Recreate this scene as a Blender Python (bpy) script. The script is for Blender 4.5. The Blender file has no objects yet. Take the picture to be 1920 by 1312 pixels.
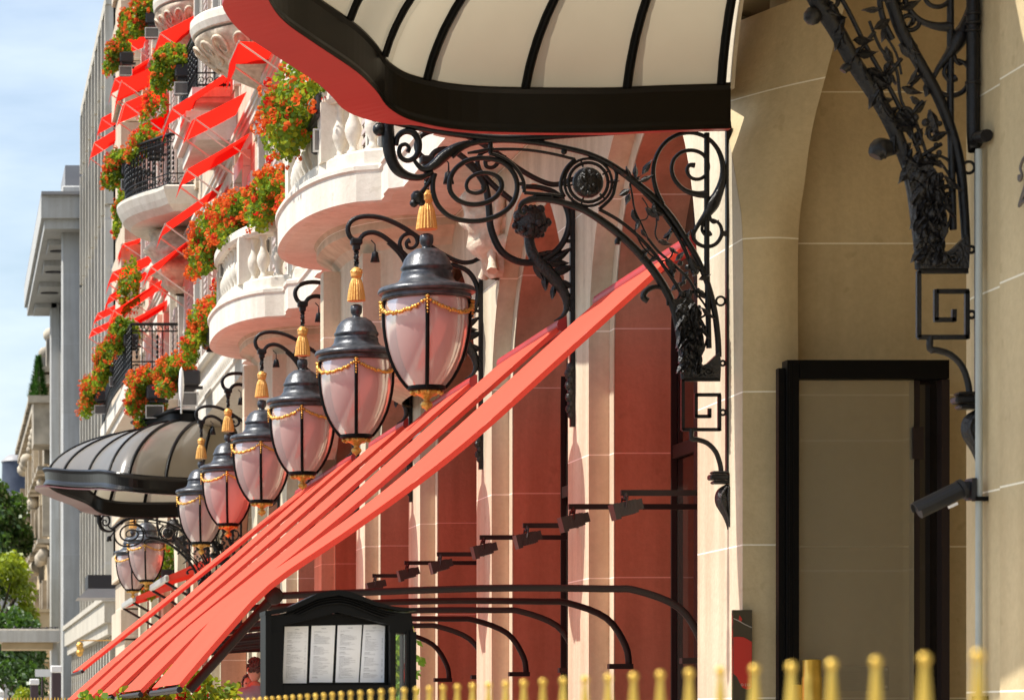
import bpy, math, random
from math import sin, cos, pi, radians, sqrt
from mathutils import Vector, Matrix, noise
random.seed(7)
scene = bpy.context.scene
# ------------------------------------------------------------------ camera, world, sun, exposure
EYE = 1.2                      # eye height (m)
FPX = 5570.0                   # focal length in photo pixels (1920 wide)
VX, VY = -100.0, 1345.0        # where the street runs to, in photo pixels
cam = bpy.data.cameras.new("camera"); cam_o = bpy.data.objects.new("camera", cam)
scene.collection.objects.link(cam_o); scene.camera = cam_o
cam_o.location = (0, 0, EYE); cam_o.rotation_euler = (pi/2, 0, 0)
cam.sensor_width = 36; cam.lens = FPX/1920*36
cam.shift_x = (960-VX)/1920; cam.shift_y = (VY-656)/1920
cam.clip_start = 0.2; cam.clip_end = 3000
cam.dof.use_dof = True; cam.dof.focus_distance = 18.5; cam.dof.aperture_fstop = 9.5

SUN = Vector((-.53, .0, .80)).normalized()
w = bpy.data.worlds.new("World"); scene.world = w; w.use_nodes = True
nt = w.node_tree; bg = nt.nodes["Background"]
sky = nt.nodes.new("ShaderNodeTexSky"); sky.sky_type = 'NISHITA'; sky.sun_disc = False
sky.sun_elevation = math.asin(SUN.z); sky.sun_rotation = math.atan2(SUN.x, SUN.y)
sky.air_density = 1.1; sky.dust_density = 1.5; sky.ozone_density = 1.5
tc = nt.nodes.new("ShaderNodeTexCoord"); mp = nt.nodes.new("ShaderNodeMapping")
mp.inputs['Scale'].default_value = (9, 9, 34); mp.inputs['Location'].default_value = (.4, .2, 1.9)
nz = nt.nodes.new("ShaderNodeTexNoise"); nz.inputs['Scale'].default_value = 1.0
nz.inputs['Detail'].default_value = 7; nz.inputs['Roughness'].default_value = .52
rp = nt.nodes.new("ShaderNodeValToRGB"); rp.color_ramp.elements[0].position = .22; rp.color_ramp.elements[1].position = .80
mx = nt.nodes.new("ShaderNodeMixRGB"); mx.inputs[2].default_value = (8.2, 8.7, 9.2, 1)
nt.links.new(tc.outputs['Generated'], mp.inputs[0]); nt.links.new(mp.outputs[0], nz.inputs[0])
nt.links.new(nz.outputs[0], rp.inputs[0])
ml = nt.nodes.new("ShaderNodeMath"); ml.operation = 'MULTIPLY'; ml.inputs[1].default_value = .5
nt.links.new(rp.outputs[0], ml.inputs[0]); nt.links.new(ml.outputs[0], mx.inputs[0])
nt.links.new(sky.outputs[0], mx.inputs[1]); nt.links.new(mx.outputs[0], bg.inputs[0])
bg.inputs[1].default_value = .135
sl = bpy.data.lights.new("sun", 'SUN'); sl.energy = 5.0; sl.angle = radians(.5); sl.color = (1, .95, .86)
so = bpy.data.objects.new("sun", sl); scene.collection.objects.link(so)
so.rotation_euler = SUN.to_track_quat('Z', 'Y').to_euler()
scene.view_settings.view_transform = 'Standard'; scene.view_settings.look = 'None'
scene.view_settings.gamma = 1; scene.view_settings.exposure = 0.35
cy = scene.cycles; cy.max_bounces = 10; cy.diffuse_bounces = 5; cy.glossy_bounces = 4
cy.transmission_bounces = 6; cy.transparent_max_bounces = 12; cy.use_denoising = True
cy.caustics_reflective = False; cy.caustics_refractive = False; cy.sample_clamp_indirect = 6

# ------------------------------------------------------------------ helpers
def S(D): return FPX/D
def P(px, py, D): return Vector(((px-VX)*D/FPX, D, EYE+(VY-py)*D/FPX))
def H(h): return EYE+h
C = scene.collection

def cr(pts, sub=5, closed=False):
    """smooth a polyline (Catmull-Rom); items may be any length of tuple"""
    n = len(pts); out = []
    if n < 3: return [tuple(p) for p in pts]
    rng = range(n if closed else n-1)
    for i in rng:
        g = (lambda j: pts[j % n]) if closed else (lambda j: pts[min(max(j, 0), n-1)])
        a, b, c, d = g(i-1), g(i), g(i+1), g(i+2)
        for k in range(sub):
            t = k/sub
            out.append(tuple(.5*((2*b[m])+(-a[m]+c[m])*t+(2*a[m]-5*b[m]+4*c[m]-d[m])*t*t+(-a[m]+3*b[m]-3*c[m]+d[m])*t**3) for m in range(len(b))))
    if not closed: out.append(tuple(pts[-1]))
    return out

class MB:
    def __init__(s): s.v = []; s.f = []; s.m = []; s.sm = []
    def add(s, vs, fs, mi=0, smooth=False):
        o = len(s.v); s.v += [tuple(v) for v in vs]
        for f in fs: s.f.append([o+i for i in f]); s.m.append(mi); s.sm.append(smooth)
        return s
    def box(s, a, b, mi=0, rot=None, piv=None):
        x0, y0, z0 = a; x1, y1, z1 = b
        vs = [Vector(p) for p in ((x0,y0,z0),(x1,y0,z0),(x1,y1,z0),(x0,y1,z0),(x0,y0,z1),(x1,y0,z1),(x1,y1,z1),(x0,y1,z1))]
        if rot is not None:
            pv = Vector(piv) if piv is not None else (Vector(a)+Vector(b))/2
            vs = [pv+rot@(v-pv) for v in vs]
        return s.add(vs, [(0,3,2,1),(4,5,6,7),(0,1,5,4),(1,2,6,5),(2,3,7,6),(3,0,4,7)], mi)
    def bbox(s, a, b, bev=.01, mi=0):
        """box with bevelled vertical & horizontal edges in plan (8-sided)"""
        x0, y0, z0 = a; x1, y1, z1 = b; e = bev
        pl = [(x0+e,y0),(x1-e,y0),(x1,y0+e),(x1,y1-e),(x1-e,y1),(x0+e,y1),(x0,y1-e),(x0,y0+e)]
        cx, cyy = (x0+x1)/2, (y0+y1)/2
        def sh(z, k): return [(cx+(x-cx)*(1-k*2*e/(x1-x0)), cyy+(y-cyy)*(1-k*2*e/(y1-y0)), z) for x, y in pl]
        rings = [sh(z0, 1), sh(z0+e, 0), sh(z1-e, 0), sh(z1, 1)]
        return s.loft(rings, closed=True, caps=True, mi=mi)
    def loft(s, rings, closed=True, caps=False, mi=0, smooth=False):
        n = len(rings[0]); vs = [p for r in rings for p in r]; fs = []
        for i in range(len(rings)-1):
            for j in range(n if closed else n-1):
                k = (j+1) % n
                fs.append((i*n+j, i*n+k, (i+1)*n+k, (i+1)*n+j))
        s.add(vs, fs, mi, smooth)
        if caps:
            s.add(rings[0], [tuple(reversed(range(n)))], mi); s.add(rings[-1], [tuple(range(n))], mi)
        return s
    def tube(s, pts, r, n=6, sub=0, mi=0, flat=1.0, twist=0):
        """tube along pts; r scalar or list; flat scales the second axis"""
        rl = list(r) if hasattr(r, '__len__') else [r]*len(pts)
        if sub:
            q = cr([tuple(p)+(k,) for p, k in zip(pts, rl)], sub); pts = [Vector(p[:3]) for p in q]; rl = [max(p[3], .0005) for p in q]
        else: pts = [Vector(p) for p in pts]
        rings = []; up = None
        for i, p in enumerate(pts):
            t = (pts[min(i+1, len(pts)-1)]-pts[max(i-1, 0)])
            if t.length < 1e-9: t = Vector((0,0,1))
            t.normalize()
            if up is None:
                up = Vector((0,1,0)) if abs(t.y) < .8 else Vector((0,0,1))
            up = (up-t*up.dot(t))
            if up.length < 1e-6: up = t.orthogonal()
            up.normalize(); sd = t.cross(up)
            rings.append([p+up*(rl[i]*flat*cos(a+twist*i))+sd*(rl[i]*sin(a+twist*i)) for a in [2*pi*(k+.5)/n for k in range(n)]])
        return s.loft(rings, True, True, mi, n > 4)
    def lathe(s, prof, c=(0,0,0), n=24, mi=0, a0=0, a1=2*pi, sx=1, sy=1, smooth=True):
        full = abs(a1-a0-2*pi) < 1e-6; m = n if full else n+1; c = Vector(c)
        rings = [[c+Vector((r*cos(a0+(a1-a0)*k/n)*sx, r*sin(a0+(a1-a0)*k/n)*sy, z)) for k in range(m)] for r, z in prof]
        return s.loft(rings, full, False, mi, smooth)
    def prism(s, poly, d0, d1, f, mi=0):
        """poly (list of 2-tuples) extruded between d0 and d1; f(u,v,d)->xyz"""
        n = len(poly); a = [f(u, v, d0) for u, v in poly]; b = [f(u, v, d1) for u, v in poly]
        fs = [(i, (i+1) % n, n+(i+1) % n, n+i) for i in range(n)]
        fs += [tuple(reversed(range(n))), tuple(range(n, 2*n))]
        return s.add(a+b, fs, mi)
    def ball(s, c, r, n=10, mi=0, sz=1):
        return s.lathe([(max(r*sin(pi*k/(n//2+1)), .0002), -r*sz*cos(pi*k/(n//2+1))) for k in range(n//2+2)], c, n, mi)
    def torus(s, c, R, r, n=20, m=6, mi=0, plane='XZ'):
        pts = []
        for k in range(n+1):
            a = 2*pi*k/n
            o = Vector((R*cos(a), 0, R*sin(a))) if plane == 'XZ' else (Vector((0, R*cos(a), R*sin(a))) if plane == 'YZ' else Vector((R*cos(a), R*sin(a), 0)))
            pts.append(Vector(c)+o)
        return s.tube(pts, r, m, mi=mi)
    def build(s, name, mats, parent=None, origin=None):
        me = bpy.data.meshes.new(name)
        o0 = Vector(origin) if origin is not None else (Vector(parent['_o']) if parent is not None and '_o' in parent else Vector((0,0,0)))
        me.from_pydata([Vector(v)-o0 for v in s.v], [], s.f)
        if not isinstance(mats, (list, tuple)): mats = [mats]
        for m in mats: me.materials.append(m)
        me.polygons.foreach_set("material_index", s.m); me.polygons.foreach_set("use_smooth", s.sm)
        me.update()
        o = bpy.data.objects.new(name, me); C.objects.link(o)
        if parent is not None: o.parent = parent; o['_o'] = tuple(o0)
        else: o.location = o0; o['_o'] = tuple(o0)
        return o

def tag(o, label=None, cat=None, group=None, kind=None):
    if label: o['label'] = label
    if cat: o['category'] = cat
    if group: o['group'] = group
    if kind: o['kind'] = kind
    return o
def thing(name, loc, label, cat, group=None):
    o = bpy.data.objects.new(name, None); C.objects.link(o); o.location = loc; o['_o'] = tuple(loc)
    o.empty_display_size = .1
    return tag(o, label, cat, group)
def dup(root, loc, label=None, rot=None, scale=None):
    def rec(o, par):
        c = o.copy(); C.objects.link(c); c.parent = par
        for ch in list(o.children): rec(ch, c)
        return c
    r = rec(root, None); r.location = loc
    if label: r['label'] = label
    if rot is not None: r.rotation_euler = rot
    if scale is not None: r.scale = scale
    return r

# ------------------------------------------------------------------ materials
def mat(name, col, rough=.7, metal=0, spec=.5, noise_s=0, noise_a=.0, col2=None, bump=0, bump_s=60, coat=0, detail=4, noise_sc=(1,1,1)):
    m = bpy.data.materials.new(name); m.use_nodes = True; t = m.node_tree; b = t.nodes["Principled BSDF"]
    b.inputs['Base Color'].default_value = (*col, 1); b.inputs['Roughness'].default_value = rough
    b.inputs['Metallic'].default_value = metal; b.inputs['Specular IOR Level'].default_value = spec
    if coat: b.inputs['Coat Weight'].default_value = coat; b.inputs['Coat Roughness'].default_value = .08
    g = t.nodes.new("ShaderNodeNewGeometry")
    if noise_s:
        mpn = t.nodes.new("ShaderNodeMapping"); mpn.inputs['Scale'].default_value = noise_sc
        t.links.new(g.outputs['Position'], mpn.inputs[0])
        n = t.nodes.new("ShaderNodeTexNoise"); n.inputs['Scale'].default_value = noise_s; n.inputs['Detail'].default_value = detail
        t.links.new(mpn.outputs[0], n.inputs[0])
        r = t.nodes.new("ShaderNodeValToRGB"); r.color_ramp.elements[0].position = .32; r.color_ramp.elements[1].position = .68
        c2 = col2 or tuple(c*(1-noise_a) for c in col)
        r.color_ramp.elements[0].color = (*c2, 1); r.color_ramp.elements[1].color = (*col, 1)
        t.links.new(n.outputs[0], r.inputs[0]); t.links.new(r.outputs[0], b.inputs['Base Color'])
    if bump:
        n2 = t.nodes.new("ShaderNodeTexNoise"); n2.inputs['Scale'].default_value = bump_s; n2.inputs['Detail'].default_value = 5
        t.links.new(g.outputs['Position'], n2.inputs[0])
        bp = t.nodes.new("ShaderNodeBump"); bp.inputs['Strength'].default_value = bump; bp.inputs['Distance'].default_value = .01
        t.links.new(n2.outputs[0], bp.inputs['Height']); t.links.new(bp.outputs[0], b.inputs['Normal'])
    return m

def stone(name, col, joint_col, pitch=.745, z0=1.29, jw=.007, var=.16, rough=.75, streak=.12, spec=.3, ypitch=0):
    m = bpy.data.materials.new(name); m.use_nodes = True; t = m.node_tree; L = t.links; b = t.nodes["Principled BSDF"]
    b.inputs['Roughness'].default_value = rough; b.inputs['Specular IOR Level'].default_value = spec
    g = t.nodes.new("ShaderNodeNewGeometry")
    def N(k, **kw):
        n = t.nodes.new(k)
        for a, v in kw.items(): setattr(n, a, v)
        return n
    def noise_(sc, scale=(1,1,1), det=5, rgh=.55):
        mpn = N("ShaderNodeMapping"); mpn.inputs['Scale'].default_value = scale; L.new(g.outputs['Position'], mpn.inputs[0])
        n = N("ShaderNodeTexNoise"); n.inputs['Scale'].default_value = sc; n.inputs['Detail'].default_value = det; n.inputs['Roughness'].default_value = rgh
        L.new(mpn.outputs[0], n.inputs[0]); return n.outputs[0]
    def ramp(i, p0, p1, c0, c1):
        r = N("ShaderNodeValToRGB"); r.color_ramp.elements[0].position = p0; r.color_ramp.elements[1].position = p1
        r.color_ramp.elements[0].color = c0; r.color_ramp.elements[1].color = c1; L.new(i, r.inputs[0]); return r.outputs[0]
    def mix(mode, f, a, bb):
        x = N("ShaderNodeMixRGB", blend_type=mode)
        for s_, v in zip((0, 1, 2), (f, a, bb)):
            if hasattr(v, 'default_value') or hasattr(v, 'links'): L.new(v, x.inputs[s_])
            else: x.inputs[s_].default_value = v
        return x.outputs[0]
    c = (*col, 1)
    base = ramp(noise_(1.6), .3, .7, tuple(k*(1-var) for k in col)+(1,), c)
    fine = ramp(noise_(26, det=6, rgh=.7), .3, .75, (.86,.85,.83,1), (1,1,1,1))
    strk = ramp(noise_(2.2, (3.2,3.2,.22), 4), .36, .62, (1-streak*1.5,1-streak*1.7,1-streak*2,1), (1,1,1,1))
    x = mix('MULTIPLY', 1.0, base, fine); x = mix('MULTIPLY', 1.0, x, strk)
    # a few pits and smudges
    pit = ramp(noise_(9, det=2), .68, .74, (1,1,1,1), (.8,.78,.74,1)); x = mix('MULTIPLY', .6, x, pit)
    sx = N("ShaderNodeSeparateXYZ"); L.new(g.outputs['Position'], sx.inputs[0])
    def line(sock, z0, pitch, jw):
        a = N("ShaderNodeMath", operation='SUBTRACT'); L.new(sock, a.inputs[0]); a.inputs[1].default_value = z0-pitch*40+jw/2
        d = N("ShaderNodeMath", operation='DIVIDE'); L.new(a.outputs[0], d.inputs[0]); d.inputs[1].default_value = pitch
        fr = N("ShaderNodeMath", operation='FRACT'); L.new(d.outputs[0], fr.inputs[0])
        lt = N("ShaderNodeMath", operation='LESS_THAN'); L.new(fr.outputs[0], lt.inputs[0]); lt.inputs[1].default_value = jw/pitch
        fl = N("ShaderNodeMath", operation='FLOOR'); L.new(d.outputs[0], fl.inputs[0])
        return lt.outputs[0], fl.outputs[0]
    ln, course = line(sx.outputs['Z'], z0, pitch, jw)
    wn = N("ShaderNodeTexWhiteNoise", noise_dimensions='1D'); L.new(course, wn.inputs['W'])
    cv = ramp(wn.outputs[0], 0, 1, (.91,.9,.87,1), (1,1,1,1)); x = mix('MULTIPLY', 1.0, x, cv)
    x = mix('MIX', ln, x, (*joint_col, 1))
    L.new(x, b.inputs['Base Color'])
    bp = N("ShaderNodeBump"); bp.inputs['Strength'].default_value = .25; bp.inputs['Distance'].default_value = .01
    L.new(noise_(40, det=6), bp.inputs['Height']); L.new(bp.outputs[0], b.inputs['Normal'])
    return m

def thin(name, refl, trans, mixf=.5, gloss=.0, rough=.4, weave=0, var=0.0, vs=1.5, vscale=(1,1,1)):
    """thin sheet: diffuse one side, light coming through from the other"""
    m = bpy.data.materials.new(name); m.use_nodes = True; t = m.node_tree; L = t.links
    t.nodes.remove(t.nodes["Principled BSDF"]); out = t.nodes["Material Output"]
    d = t.nodes.new("ShaderNodeBsdfDiffuse"); d.inputs[0].default_value = (*refl, 1)
    tr = t.nodes.new("ShaderNodeBsdfTranslucent"); tr.inputs[0].default_value = (*trans, 1)
    x = t.nodes.new("ShaderNodeMixShader"); x.inputs[0].default_value = mixf
    g = t.nodes.new("ShaderNodeNewGeometry")
    if var:
        mpn = t.nodes.new("ShaderNodeMapping"); mpn.inputs['Scale'].default_value = vscale; L.new(g.outputs['Position'], mpn.inputs[0])
        n = t.nodes.new("ShaderNodeTexNoise"); n.inputs['Scale'].default_value = vs; n.inputs['Detail'].default_value = 4; L.new(mpn.outputs[0], n.inputs[0])
        for sh, col in ((d, refl), (tr, trans)):
            r = t.nodes.new("ShaderNodeValToRGB"); r.color_ramp.elements[0].position = .3; r.color_ramp.elements[1].position = .7
            r.color_ramp.elements[0].color = (*[k*(1-var) for k in col], 1); r.color_ramp.elements[1].color = (*col, 1)
            L.new(n.outputs[0], r.inputs[0]); L.new(r.outputs[0], sh.inputs[0])
    L.new(d.outputs[0], x.inputs[1]); L.new(tr.outputs[0], x.inputs[2])
    o = x.outputs[0]
    if gloss:
        gl = t.nodes.new("ShaderNodeBsdfGlossy"); gl.inputs['Roughness'].default_value = rough
        gl.inputs[0].default_value = (1,1,1,1)
        fr = t.nodes.new("ShaderNodeLayerWeight"); fr.inputs[0].default_value = .25
        mm = t.nodes.new("ShaderNodeMath"); mm.operation = 'MULTIPLY_ADD'; mm.inputs[1].default_value = gloss*1.5; mm.inputs[2].default_value = gloss*.3
        L.new(fr.outputs['Fresnel'], mm.inputs[0])
        y = t.nodes.new("ShaderNodeMixShader"); L.new(mm.outputs[0], y.inputs[0]); L.new(o, y.inputs[1]); L.new(gl.outputs[0], y.inputs[2]); o = y.outputs[0]
    if weave:
        n = t.nodes.new("ShaderNodeTexNoise"); n.inputs['Scale'].default_value = 160; L.new(g.outputs['Position'], n.inputs[0])
        bp = t.nodes.new("ShaderNodeBump"); bp.inputs['Strength'].default_value = weave; bp.inputs['Distance'].default_value = .004
        L.new(n.outputs[0], bp.inputs['Height']); L.new(bp.outputs[0], d.inputs['Normal'])
    if weave:   # long soft creases in the cloth
        n3 = t.nodes.new("ShaderNodeTexNoise"); n3.inputs['Scale'].default_value = 2.6; n3.inputs['Detail'].default_value = 3; L.new(g.outputs['Position'], n3.inputs[0])
        b3 = t.nodes.new("ShaderNodeBump"); b3.inputs['Strength'].default_value = .55; b3.inputs['Distance'].default_value = .05
        L.new(n3.outputs[0], b3.inputs['Height']); L.new(bp.outputs[0], b3.inputs['Normal']); L.new(b3.outputs[0], d.inputs['Normal'])
    L.new(o, out.inputs[0]); return m

M = {}
M['pier'] = stone("pale_limestone", (.80,.71,.55), (.92,.88,.78))
M['entry'] = stone("buff_limestone", (.76,.62,.38), (.92,.86,.70), var=.18, streak=.06)
M['terracotta'] = stone("terracotta_render", (.72,.33,.22), (.88,.58,.48), var=.12)  # red light from the awnings on pale jamb stone, put into the colour
M['upper'] = stone("cream_stone", (.80,.68,.54), (.86,.78,.66), pitch=.62, z0=1.0, jw=.01, var=.14, streak=.14)
M['slab'] = stone("white_weathered_stone", (.90,.85,.78), (.90,.85,.78), pitch=50, z0=-30, var=.07, streak=.08)
M['carve'] = mat("carved_stone", (.78,.66,.52), .8, noise_s=14, col2=(.52,.42,.31), bump=.6, bump_s=40)
M['grey'] = stone("grey_concrete", (.50,.49,.48), (.38,.37,.36), pitch=3.4, z0=2.3, jw=.06, var=.15)
M['greyfin'] = stone("pale_concrete_fin", (.72,.68,.60), (.5,.47,.42), pitch=3.4, z0=2.3, jw=.08, var=.2)
M['column'] = stone("grey_white_render", (.66,.67,.67), (.58,.58,.58), pitch=2.5, z0=2.0, jw=.02, var=.12, streak=.07)
M['old'] = mat("old_weathered_facade", (.62,.54,.42), .85, noise_s=.9, col2=(.20,.17,.13), bump=.8, bump_s=3, detail=8)
M['ochre'] = mat("ochre_facade", (.66,.52,.33), .85, noise_s=1.4, col2=(.50,.38,.23))
M['iron'] = mat("black_wrought_iron", (.005,.005,.006), .36, 0, .35, noise_s=30, col2=(.010,.009,.009), bump=.35, bump_s=90)
M['ironleaf'] = mat("cast_iron_ornament", (.007,.006,.006), .36, 0, .5, noise_s=40, col2=(.016,.014,.013), bump=1.0, bump_s=70)
M['blackpaint'] = mat("gloss_black_paint", (.003,.003,.003), .45, 0, .14, bump=.08, bump_s=12)
M['fascia'] = mat("black_enamel_fascia", (.008,.007,.006), .3, 0, .35, bump=.05, bump_s=5)
M['cap'] = mat("dark_zinc_cap", (.085,.092,.105), .36, .35, .5, noise_s=22, col2=(.03,.033,.038), bump=.2, bump_s=50)
M['gold'] = mat("gilded_metal", (.85,.50,.12), .38, .75, .5, noise_s=25, col2=(.5,.24,.05), bump=.7, bump_s=70)
M['tassel'] = mat("gilt_tassel", (.84,.47,.13), .5, .3, .5, noise_s=14, col2=(.62,.33,.08), noise_sc=(5,5,.6), bump=.4, bump_s=50)
M['brass'] = mat("brass_paint", (.80,.52,.09), .3, .55, .6, noise_s=12, col2=(.62,.38,.05))
M['frost'] = thin("frosted_lamp_glass", (.82,.60,.56), (.85,.56,.50), .45, gloss=.24, rough=.12, var=.12, vs=3)
M['roofglass'] = thin("opal_roof_glass", (.22,.22,.215), (.56,.48,.34), .48, gloss=.25, rough=.22, var=.10, vs=2.2)
M['redcloth'] = thin("red_awning_canvas", (.93,.17,.115), (.95,.03,.015), .40, weave=.4, var=.07, vs=1.2)
M['redcloth2'] = thin("bright_red_window_canvas", (.80,.03,.02), (1.0,.022,.012), .6, weave=.2, var=.06, vs=1.2)
M['redpaint2'] = mat("shadowed_maroon_soffit", (.10,.014,.014), .3, 0, .5)  # darker copy for the far lip, dim reflection put into the colour
M['redpaint'] = mat("red_painted_soffit", (.46,.035,.035), .4, 0, .4, noise_s=1.5, noise_a=.2)  # near lip: reflected awnings as base colour; awning rollers: plain paint
M['rod'] = mat("pale_pink_awning_rod", (.80,.62,.52), .5)
M['pole'] = mat("brown_black_metal", (.022,.014,.013), .5, 0, .25, bump=.1)
M['spot'] = mat("spotlight_housing", (.045,.033,.03), .45, .2)
M['darkglass'] = mat("dark_window_glass", (.02,.016,.014), .06, 0, .8)
M['glazing'] = mat("upper_window_glass", (.20,.19,.18), .12, 0, .8, noise_s=1.3, col2=(.07,.065,.06))
M['shutter'] = mat("pale_mauve_shutter", (.60,.49,.45), .65, noise_s=5, noise_a=.12)
M['leaf'] = thin("geranium_leaf", (.20,.36,.05), (.38,.58,.04), .42, gloss=.03, rough=.5, var=.5, vs=6)
M['leaf2'] = thin("geranium_leaf_yellow", (.34,.42,.04), (.52,.58,.04), .45, var=.3, vs=9)
M['petal'] = thin("orange_red_petal", (.92,.20,.05), (.95,.16,.03), .35, var=.25, vs=11)
M['petal2'] = thin("crimson_petal", (.85,.05,.04), (.85,.03,.02), .35, var=.3, vs=9)
M['trough'] = mat("black_planter", (.02,.018,.02), .5)
M['tree'] = thin("dark_tree_leaf", (.07,.15,.03), (.13,.28,.02), .4, gloss=.1, rough=.4, var=.5, vs=.8)
M['tree2'] = thin("bright_tree_leaf", (.34,.44,.03), (.55,.62,.02), .45, gloss=.1, rough=.4, var=.4, vs=1.1)
M['cypress'] = thin("conifer_needles", (.05,.12,.03), (.08,.2,.03), .35, var=.4, vs=2)
M['bark'] = mat("tree_bark", (.12,.09,.06), .9, noise_s=8, noise_a=.4)
M['slate'] = mat("blue_slate", (.06,.075,.11), .5, noise_s=.7, col2=(.03,.04,.07))
M['zinc'] = mat("pale_zinc_roof", (.36,.35,.35), .5, noise_s=.8, noise_a=.2)
M['asphalt'] = mat("asphalt", (.055,.054,.052), .9, noise_s=30, noise_a=.3, bump=.4)
M['paving'] = mat("pale_pavement", (.50,.45,.38), .85, noise_s=4, noise_a=.15, bump=.2)
M['kerb'] = mat("granite_kerb", (.36,.35,.33), .8, noise_s=20, noise_a=.2)
M['paper'] = mat("menu_paper", (.86,.87,.90), .6)
M['ink'] = mat("grey_ink", (.22,.22,.24), .7)
M['white'] = mat("white_paint", (.8,.8,.78), .5, noise_s=2, noise_a=.08)
M['pipe'] = mat("pale_grey_pipe", (.42,.45,.42), .55, noise_s=10, noise_a=.12)
M['cctv'] = mat("dark_grey_plastic", (.022,.023,.026), .5, 0, .3)
M['steel'] = mat("silver_metal", (.62,.60,.56), .35, .6)
M['number'] = mat("pewter_numeral", (.16,.14,.13), .4, .6, bump=.4)
M['skin'] = mat("skin", (.55,.33,.24), .55); M['hair'] = mat("dark_curly_hair", (.035,.025,.02), .7, noise_s=60, col2=(.12,.10,.09), bump=1, bump_s=120)
M['shirt'] = mat("blue_grey_shirt", (.38,.42,.52), .8, noise_s=12, noise_a=.15); M['shirt2'] = mat("dark_jacket", (.08,.06,.07), .8)
M['trousers'] = mat("dark_trousers", (.04,.04,.05), .8)
M['postbrown'] = mat("dark_brown_post", (.05,.03,.035), .6)
M['signred'] = mat("red_sign_field", (.55,.035,.03), .15, 0, .6, coat=.6)
M['signdark'] = mat("dark_glossy_plate", (.055,.05,.035), .08, 0, .8)
M['plaque'] = mat("bronze_plaque", (.20,.165,.09), .35, .5, noise_s=14, noise_a=.3)
def glass(name, col, rough=.02, ior=1.5, film=0):
    m = bpy.data.materials.new(name); m.use_nodes = True; t = m.node_tree; L = t.links
    t.nodes.remove(t.nodes["Principled BSDF"]); out = t.nodes["Material Output"]
    a = t.nodes.new("ShaderNodeBsdfTransparent"); a.inputs[0].default_value = (*col, 1)
    g = t.nodes.new("ShaderNodeBsdfGlossy"); g.inputs['Roughness'].default_value = rough
    f = t.nodes.new("ShaderNodeFresnel"); f.inputs[0].default_value = ior
    x = t.nodes.new("ShaderNodeMixShader"); L.new(f.outputs[0], x.inputs[0]); L.new(a.outputs[0], x.inputs[1]); L.new(g.outputs[0], x.inputs[2])
    o = x.outputs[0]
    if film:
        d = t.nodes.new("ShaderNodeBsdfDiffuse"); d.inputs[0].default_value = (.62,.58,.42,1)
        y = t.nodes.new("ShaderNodeMixShader"); y.inputs[0].default_value = film; L.new(o, y.inputs[1]); L.new(d.outputs[0], y.inputs[2]); o = y.outputs[0]
    L.new(o, out.inputs[0]); return m
M['clear'] = glass("tinted_door_glass", (.86,.82,.72), ior=2.3, film=.22)
M['clear2'] = glass("clear_glass", (.93,.95,.93))
F = 3.88                        # the hotel's street face
DX = 14.48                      # near edge of the first pier
PITCH = 3.2
# ================================================================== SETTING
mb = MB(); mb.box((-400,-60,-.5),(400,900,0)); tag(mb.build("ground", M['asphalt'], origin=(0,0,0)), kind='structure')
mb = MB(); mb.box((-1.2,-20,.004),(60,300,.12)); tag(mb.build("pavement", M['paving'], origin=(0,0,0)), kind='structure')
mb = MB(); mb.box((-1.38,-20,.002),(-1.203,300,.135)); tag(mb.build("kerb", M['kerb'], origin=(0,0,0)), kind='structure')

# ================================================================== HOTEL
hotel = thing("hotel_building", (F, 30, 0), "cream stone grand hotel with bowed balconies and an arcade of pale piers along the street", "hotel")
def yz(x0):  # prism over (D,h) polygons, extruded in X
    return lambda u, v, d: (d, u, H(v))
def arch_edge(D0, sgn, hs, a, b, n=12):
    """edge of a pier going up then curving over the opening (sgn: direction of the opening)"""
    out = [(D0, -1.195), (D0, hs)]
    for k in range(1, n+1):
        t = k/n*pi/2
        out.append((D0+sgn*a*(1-cos(t)), hs+b*sin(t)))
    return out
piers = []
for k in range(0, 15):
    Dn = 17.95+PITCH*(k-1)                      # near edge
    if k == 0: Dn = DX
    Df = 17.95+PITCH*(k-1)+.60
    if 38.5 < Dn < 42.5: continue               # far entrance
    a = PITCH/2-.30; top = 4.0
    mb = MB()
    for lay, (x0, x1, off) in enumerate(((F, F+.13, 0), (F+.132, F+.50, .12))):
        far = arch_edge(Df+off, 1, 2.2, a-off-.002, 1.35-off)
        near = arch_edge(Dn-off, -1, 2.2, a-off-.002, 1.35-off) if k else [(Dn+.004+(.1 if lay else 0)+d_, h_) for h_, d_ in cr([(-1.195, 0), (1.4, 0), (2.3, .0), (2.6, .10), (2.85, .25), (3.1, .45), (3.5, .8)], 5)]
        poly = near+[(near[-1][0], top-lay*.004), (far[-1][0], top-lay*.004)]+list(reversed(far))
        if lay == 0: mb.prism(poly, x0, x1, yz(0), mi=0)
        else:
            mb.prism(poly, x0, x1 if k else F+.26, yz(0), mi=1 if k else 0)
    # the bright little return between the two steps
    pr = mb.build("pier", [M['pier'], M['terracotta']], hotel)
    # street-facing bead of the inner step, pale stone
    if k:
        m2 = MB(); ed = arch_edge(Dn-.12, -1, 2.2, a-.122, 1.23)
        st = []
        for i, (u, v) in enumerate(ed):
            st.append([(F+.129, u, H(v)), (F+.129, u+.112, H(v))])
        poly = ed+list(reversed(arch_edge(Dn-.004, -1, 2.2, a-.004, 1.35)))
        m2.prism(poly, F+.124, F+.1305, yz(0)); m2.build("bead_moulding", M['pier'], hotel)
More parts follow.
